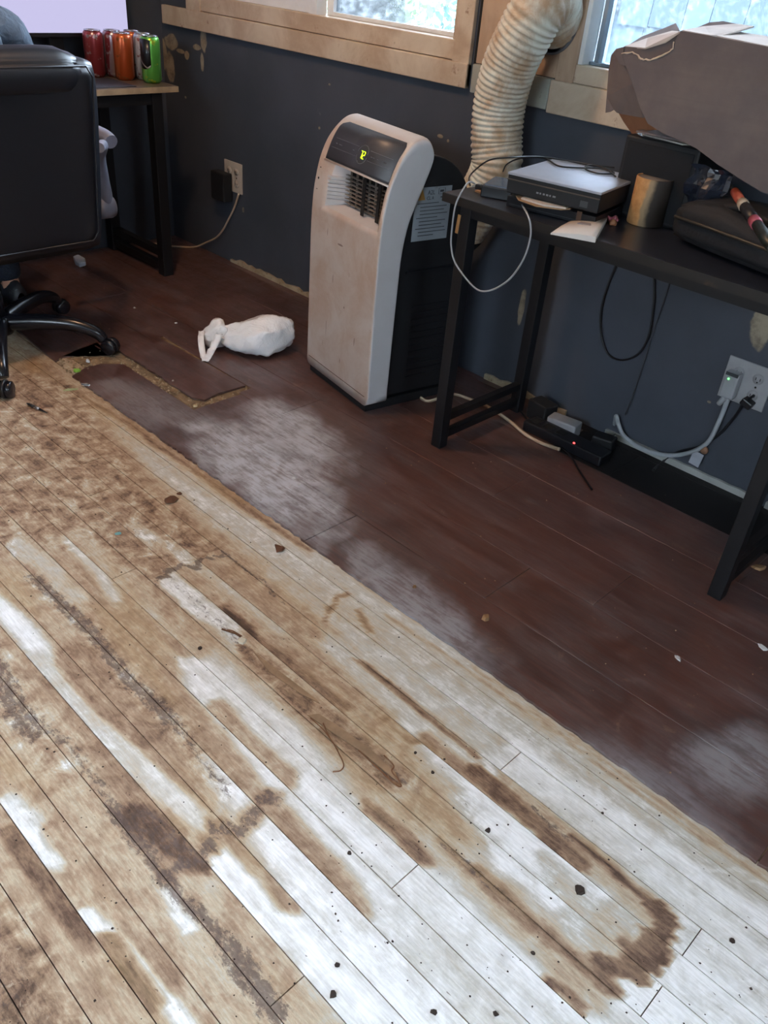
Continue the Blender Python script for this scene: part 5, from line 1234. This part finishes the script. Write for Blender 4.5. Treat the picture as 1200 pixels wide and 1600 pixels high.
cord('black_loop_cord', [Wp(968, 402, -.012), Wp(952, 440, -.012), Wp(940, 480, -.012), Wp(939, 520, -.012), Wp(948, 550, -.012), Wp(965, 562, -.012), Wp(985, 560, -.012), Wp(1002, 548, -.012), Wp(1015, 520, -.012), Wp(1022, 470, -.012), Wp(1022, 430, -.012)], .0035, M['black_cord'], 'black cable hanging in a deep loop against the wall under the table')
cord('diagonal_grey_cable', [Wp(1048, 436, -.008), Wp(1036, 475, -.008), Wp(1020, 520, -.008), Wp(1005, 570, -.008), Wp(988, 620, -.008), Wp(977, 648, -.012)], .0026, simple('dusty_cable', '3e4046', .6), 'dusty grey cable running diagonally down the wall under the table')
cord('floor_black_cord', [F(800, 628, fz), F(815, 645, fz), F(835, 668, fz), F(865, 690, fz), F(890, 710, fz), F(905, 735, fz), F(925, 765, fz - .002)], .003, M['black_cord'], 'black cord trailing from the power strip across the brown boards')
cord('small_loop_cord', [Wp(820, 640, -.03), Wp(824, 632, -.03), Wp(832, 626, -.03), Wp(843, 628, -.03), Wp(848, 636, -.03), Wp(846, 644, -.03)], .0035, M['black_cord'], 'small black loop of cable standing up by the foot strip')
for k_ in range(2): cord('thin_grey_cord', [F(912, 700 - k_*3, .02), F(930, 697 - k_*6, .025), F(948, 688 - k_*4, .022), F(962, 680 - k_*4, .03)], .002, M['grey_cord'], ['lower of two thin grey wires leaving the power strip', 'upper of two thin grey wires leaving the power strip'][k_])
# power strip with plugs
ps = thing('power_strip', 'black power strip with a red light on the floor by the wall', 'power strip', (-1.16, -.185, TH))
MB().box((-1.33, -.215, TH + .0005), (-1.03, -.150, TH + .036)).build('housing', M['black_plastic'], ps, bevel=.005)
q = F(897, 692, .045); MB().lathe([(.0001, 0), (.0035, 0), (.0035, .002), (.0001, .003)], (q.x, q.y, TH + .036), 10).build('red_indicator', emit('red_led', 'ff3a3a', 6), ps)
for i in range(3): MB().box((-1.315 + i*.05, -.200, TH + .036), (-1.285 + i*.05, -.166, TH + .0375)).build('socket', M['slot'], ps)
ad = MB().prism([F(862, 655, .075), F(905, 650, .075), F(912, 646, .075), F(870, 650, .075)], (0, 0, -1), .001)
o = MB().obox((-1.235, -.118, TH + .045), (.105, .055, .050), R(8)).build('white_adapter', simple('dull_white_adapter', '8f9094', .5), bevel=.006); tag(o, 'boxy white power adapter behind the power strip', 'adapter'); o.location.z = TH + .0205 - .02
o = MB().obox((-1.335, -.105, TH + .035), (.085, .06, .068), R(-10)).build('black_adapter', M['black_matte'], bevel=.006); tag(o, 'bulky black adapter left of the white one', 'adapter'); o.location.z = TH + .001
o = MB().obox((-1.09, -.100, TH + .025), (.07, .05, .045), R(12)).build('black_adapter', M['black_matte'], bevel=.006); tag(o, 'squat black adapter right of the white one', 'adapter'); o.location.z = TH + .001
# outlets
def plate(name, label, x0, x1, z0, z1, mat):
    t_ = thing(name, label, 'outlet', ((x0+x1)/2, 0, (z0+z1)/2)); MB().box((x0, -.006, z0), (x1, 0, z1)).build('cover_plate', mat, t_, bevel=.002)
    for cx in (x0 + (x1-x0)*.29, x0 + (x1-x0)*.71):
        for cz in (z0 + (z1-z0)*.30, z0 + (z1-z0)*.70):
            s_ = MB().lathe([(.0155, 0), (.0155, .0015), (.0001, .0015)], (cx, -.006, cz), 20, Matrix.Rotation(R(90), 3, 'X')).build('receptacle', mat, t_)
            MB().box((cx - .007, -.0085, cz - .004), (cx - .0055, -.0074, cz + .004)).box((cx + .0055, -.0085, cz - .004), (cx + .007, -.0074, cz + .004)).box((cx - .0018, -.0085, cz - .011), (cx + .0018, -.0074, cz - .008)).build('slots', M['slot'], s_)
        MB().lathe([(.003, 0), (.0025, .0015), (.0001, .0018)], (cx, -.006, (z0+z1)/2), 10, Matrix.Rotation(R(90), 3, 'X')).build('screw', M['slot'], t_)
    return t_
plate('wall_outlet', 'dusty double outlet plate between the left desk and the air conditioner', -3.235, -3.11, .328, .455, M['outlet'])
plate('wall_outlet', 'grey double outlet plate with plugs under the side table', -.825, -.688, .278, .405, M['outlet_grey'])
o = MB().box((-3.275, -.055, .285), (-3.175, -.008, .405)).build('wall_adapter', M['black_matte'], bevel=.006); tag(o, 'black plug-in adapter covering the lower left of the left outlet', 'adapter'); 
cord('cream_cord', [Wp(373, 303, -.012), Wp(366, 325, -.012), Wp(356, 345, -.015), Wp(349, 358, -.013), Wp(338, 371, -.013), Wp(322, 379, -.013), F(303, 386, TH+.006), F(278, 385, TH+.006), F(255, 383, TH+.006), F(225, 377, TH + .006), F(205, 366, TH+.006)], .0042, M['cream_cord'], 'cream cord from the left outlet down to the floor and behind the desk leg')
gf = thing('grey_plug', 'chunky grey safety plug with a green light in the right outlet', 'plug', (-.79, -.0075, .30))
g0 = Wp(1155, 598, -.03)
MB().box((-.812, -.040, .292), (-.768, -.0078, .372)).build('plug_body', M['grey_plastic'], gf, bevel=.007)
MB().box((-.808, -.0425, .362), (-.772, -.038, .370)).build('dark_button', simple('dark_grey_button', '3a3e42', .5), gf)
MB().lathe([(.0001, 0), (.0026, 0), (.0026, .0015)], (-.796, -.040, .352), 10, Matrix.Rotation(R(90), 3, 'X')).build('green_indicator', emit('green_led', '5dff6a', 4), gf)
MB().tube([(-.792, -.025, .295), (-.800, -.023, .275), (-.806, -.022, .262)], [.010, .009, .0075], 12).build('strain_relief', M['grey_cord'], gf)
o = MB().obox((-.728, -.024, .298), (.034, .030, .022), Matrix.Rotation(R(20), 3, 'Y')).build('black_plug', M['black_plastic'], bevel=.004); tag(o, 'black plug in the lower right socket under the side table', 'plug')
q = Wp(1088, 716, -.024); tg = thing('cord_tag', 'white paper tag hanging on the thick grey cord', 'tag', q)
MB().obox(q + Vector((.0, 0, -.002)), (.034, .0012, .046), Matrix.Rotation(R(6), 3, 'Y')).build('tag_paper', simple('creased_tag', 'a5a8b2', .7), tg)
MB().lathe([(.0001, 0), (.012, .0), (.013, .004), (.0001, .006)], Wp(1101, 703, -.02), 14, Matrix.Rotation(R(90), 3, 'X')).build('tape_blob', simple('tan_tape_blob', '8a6650', .6), tg)
# loose tan glue dab on the table leg
MB().obox((-1.449, -.5345, .690), (.010, .003, .050), Matrix.Rotation(R(4), 3, 'Y')).build('tan_scuff', simple('tan_scuff', '9c7a52', .8), tb, bevel=.001)
# ceiling light fitting above the desk chair
cl = thing('ceiling_light', 'round white ceiling light rose above the office chair', 'light', (LAMP.x, LAMP.y, ZC))
MB().lathe([(.06, -.002), (.06, -.012), (.02, -.03), (.018, -.045)], (LAMP.x, LAMP.y, ZC), 24).build('ceiling_rose', M['white_plastic'], cl)

# ------------------------------------------------------------------ litter on the floor
LIT = {}
def chip(name, px, py, size, mat, label, cat='debris', h=.0025, seed=0, z=None, n=7, curl=0.0, asp=1.0, rot=None):
    q = F(px, py, 0); zz = z if z is not None else (TH if q.y > -1.168 else 0.0); q = F(px, py, zz + h)
    rnd = random.Random(seed or int(px*7 + py)); r0 = rot if rot is not None else rnd.uniform(0, 3.1); pts = []
    for i in range(n):
        a = 2*math.pi*i/n; r_ = size*rnd.uniform(.65, 1.1); x, y = r_*math.cos(a)*asp, r_*math.sin(a)
        pts.append((q.x + x*math.cos(r0) - y*math.sin(r0), q.y + x*math.sin(r0) + y*math.cos(r0), x))
    mb = MB(); k = len(pts)
    bot = [Vector((x, y, zz + .0004 + abs(d)*curl)) for x, y, d in pts]; top = [Vector((x + (q.x-x)*.25, y + (q.y-y)*.25, zz + h*rnd.uniform(.7, 1.2) + abs(d)*curl)) for x, y, d in pts]
    mb.add(bot + top, [tuple(range(k))[::-1], tuple(range(k, 2*k))] + [(i, (i+1) % k, k + (i+1) % k, k + i) for i in range(k)])
    return tag(mb.build(name, mat), label, cat)
clod = simple('dark_dirt_clod', '3a302b', .95, var=.3, bump=.5); tanm = simple('tan_crumb', '8f6f4e', .9, var=.2); whitem = simple('white_paint_flake', 'c9cdd0', .6, var=.05); leafm = simple('dry_leaf', '5a3a26', .8, var=.2); greenm = simple('bright_green_scrap', '86c84e', .6, var=.1); silverm = simple('silver_wrapper', 'b9bec6', .25, .7)
chip('dirt_clod', 907, 1389, .0115, clod, 'largest dark dirt clod on the white planks at lower right', h=.006)
chip('dirt_clod', 763, 1296, .0058, clod, 'dark clod on the white planks up and left of the largest clod', h=.005)
chip('dirt_clod', 521, 1552, .0068, clod, 'round dark clod nearest the bottom edge, left of centre', h=.005)
chip('dirt_clod', 527, 1506, .0055, clod, 'jagged dark clod just above the round one near the bottom', h=.004)
chip('dirt_clod', 546, 1332, .0048, clod, 'dark speck on the wide white band in the middle planks', h=.003)
chip('dirt_clod', 676, 1206, .0042, clod, 'dark speck at the tan and white boundary right of the torn strip', h=.003)
chip('dirt_clod', 649, 1175, .0038, clod, 'small dark speck just right of the oval brown ring', h=.003)
chip('dirt_clod', 678, 1580, .0055, clod, 'dark speck on white planks near the bottom centre', h=.003)
chip('dirt_clod', 775, 1583, .0050, clod, 'dark speck at the bottom edge right of centre', h=.003)
chip('dirt_clod', 312, 1011, .0058, clod, 'dark clod below the torn white strip at left', h=.004)
chip('dirt_clod', 942, 1270, .0035, clod, 'tiny dark speck on the white plank towards the brown boards', h=.002)
chip('dirt_clod', 1145, 1468, .0055, clod, 'dark speck beside the plank end at far lower right', h=.003)
chip('dirt_clod', 833, 1383+105, .0042, clod, 'dark speck inside the L-shaped brown stain at lower right', h=.003)
chip('leaf_scrap', 266, 780, .020, leafm, 'ragged dark leaf scrap on the pale planks at left', h=.004, curl=.25, asp=1.3)
chip('leaf_scrap', 280, 771, .008, leafm, 'small leaf tip beside the ragged leaf scrap', h=.003, curl=.3)
chip('leaf_scrap', 437, 857, .016, leafm, 'curled reddish brown leaf scrap near the brown board edge', h=.004, curl=.5)
chip('tan_crumb', 760, 962, .012, tanm, 'round tan crumb in the middle of the dark brown boards', h=.008)
chip('tan_crumb', 648, 915, .006, tanm, 'small tan crumb on the brown boards left of the round crumb', h=.005)
chip('tan_crumb', 305, 632, .010, simple('cream_crumb', 'c5b48f', .8), 'cream crumb at the corner of the lifted brown board', h=.006)
chip('paint_flake', 1059, 1027, .0075, whitem, 'white flake on the dark boards at right', h=.002, asp=1.6, rot=-.6)
chip('paint_flake', 1193, 1011, .010, whitem, 'white flake at the right edge of the photo on the dark boards', h=.002, asp=1.7, rot=-.5)
chip('paint_flake', 459, 746, .007, whitem, 'left of two bright flakes in the pale reflection on the brown boards', h=.002)
chip('paint_flake', 468, 756, .006, whitem, 'right of two bright flakes in the pale reflection on the brown boards', h=.002)
chip('paint_flake', 210, 480, .006, whitem, 'white flake on the brown floor above the chair caster', h=.003)
chip('paint_flake', 275, 504, .0075, whitem, 'white flake on the brown floor left of the plastic bag', h=.003)
chip('paint_flake', 221, 553, .005, whitem, 'white flake on the brown floor right of the chair caster', h=.003)
chip('paint_flake', 270, 594, .005, whitem, 'white flake on the lifted brown board', h=.003, z=.0142)
chip('green_scrap', 120, 577, .014, greenm, 'bright green scrap at the broken end of the brown board', h=.005)
chip('white_stub', 137, 562, .009, whitem, 'white stub beside the bright green scrap', 'debris', h=.008, asp=1.5)
chip('silver_wrapper', 134, 600, .010, silverm, 'small silver wrapper just below the green scrap', h=.003, asp=1.6)
chip('pale_sliver', 109, 608, .010, simple('pale_green_sliver', 'a5b58a', .7), 'pale green sliver left of the silver wrapper', h=.002, asp=3, rot=1.2)
chip('blue_paint_spot', 185, 833, .010, simple('turquoise_flake', '6aa5ad', .6), 'turquoise paint flake in the mottled brown patch', h=.0012)
chip('leaf_scrap', 1186, 884, .016, tanm, 'tan scrap behind the right leg of the side table', h=.006, asp=1.6, rot=1.0)
chip('board_splinter', 378, 1000, .014, simple('cream_splinter', 'cfc9b6', .7), 'torn cream flake on the bare strip at left', h=.003)
cord('twig', [F(347, 983, .003), F(356, 986, .006), F(368, 990, .006), F(376, 995, .003)], .0022, simple('brown_twig', '5f3f28', .8), 'short brown twig lying across the torn cream flake', 'twig')
pn = thing('pen', 'silver and dark pen lying on the worn planks by the chair caster', 'pen', F(57, 636, .004))
A, Bp = F(42, 630, .0055), F(74, 645, .0045)
MB().tube([A, A.lerp(Bp, .1), A.lerp(Bp, .35)], [.002, .004, .0045], 10).build('dark_grip', M['black_plastic'], pn); MB().tube([A.lerp(Bp, .35), A.lerp(Bp, .62)], [.0045, .0045], 10).build('silver_barrel', silverm, pn); MB().tube([A.lerp(Bp, .62), Bp], [.0042, .0012], 10).build('tip', M['black_plastic'], pn)
rm = MB().prism([F(*w_, TH + .02) for w_ in ((114, 400), (122, 397), (133, 403), (134, 409), (124, 412), (117, 408))], (0, 0, -1), .018).build('white_remote', simple('bluish_white_plastic', 'c5d2e8', .3), bevel=.004); tag(rm, 'small white remote on the floor under the left desk', 'remote')
# fibres of the torn strip
for k_, (pts, lab) in enumerate([([(485, 1122), (505, 1140), (520, 1160), (531, 1180), (537, 1195), (532, 1204), (520, 1206)], 'thin curled root-like fibre hooking off the torn strip'), ([(600, 1180), (615, 1196), (612, 1205), (622, 1218), (627, 1228), (618, 1226), (590, 1200), (560, 1172)], 'long fibre lying along the end of the torn strip'), ([(505, 1130), (515, 1152), (528, 1172)], 'short thin fibre beside the curled fibre'), ([(350, 985), (362, 985), (378, 994)], 'short fibre above the torn cream flake')]):
    cord('loose_fibre', [F(a_, b_, .003 + .002*(i % 2)) for i, (a_, b_) in enumerate(pts)], .0013, simple('brown_fibre', '7a5236', .8) if k_ == 0 else bpy.data.materials['brown_fibre'], lab, 'fibre', seg=6)
# torn raised ply slivers of the strip
spl = simple('splintered_ply', '94795f', .85, var=.25, bump=.4)
for k_, pts in enumerate([[(395, 1018), (440, 1052), (495, 1094), (500, 1100), (470, 1085), (420, 1050)], [(480, 1118), (520, 1146), (560, 1172), (600, 1205), (627, 1226), (618, 1208), (580, 1172), (530, 1136), (498, 1116)]]):
    ms = MB().prism([F(a_, b_, .0003) for a_, b_ in pts], (0, 0, 1), .0022).build('splinter', spl, bevel=.0005, bseg=1); tag(ms, ['upper splintered sliver of the torn strip on the planks', 'lower splintered sliver of the torn strip on the planks'][k_], 'splinter')
# countless small crumbs
mb = MB(); rnd = random.Random(22)
for i in range(420):
    q = F(rnd.uniform(0, 1200), 620 + 980*rnd.random(), 0)
    if q.y > -1.19 or q.y < -2.3: continue
    crumb(mb, (q.x, q.y, .0008), rnd.choice([.0012, .0016, .002, .0026]), rnd)
o = mb.build('dirt_specks', clod); tag(o, 'countless dark dirt specks over the pale planks', 'dirt', kind='stuff')
mb = MB()
for i in range(200):
    q = Vector((rnd.uniform(-3.3, -.2), rnd.uniform(-1.15, -.1), TH))
    crumb(mb, (q.x, q.y, TH + .0006), rnd.choice([.001, .0014, .002, .0028]), rnd)
o = mb.build('pale_crumbs', simple('pale_crumb', '9a8468', .9)); tag(o, 'countless pale crumbs over the brown boards', 'dirt', kind='stuff')
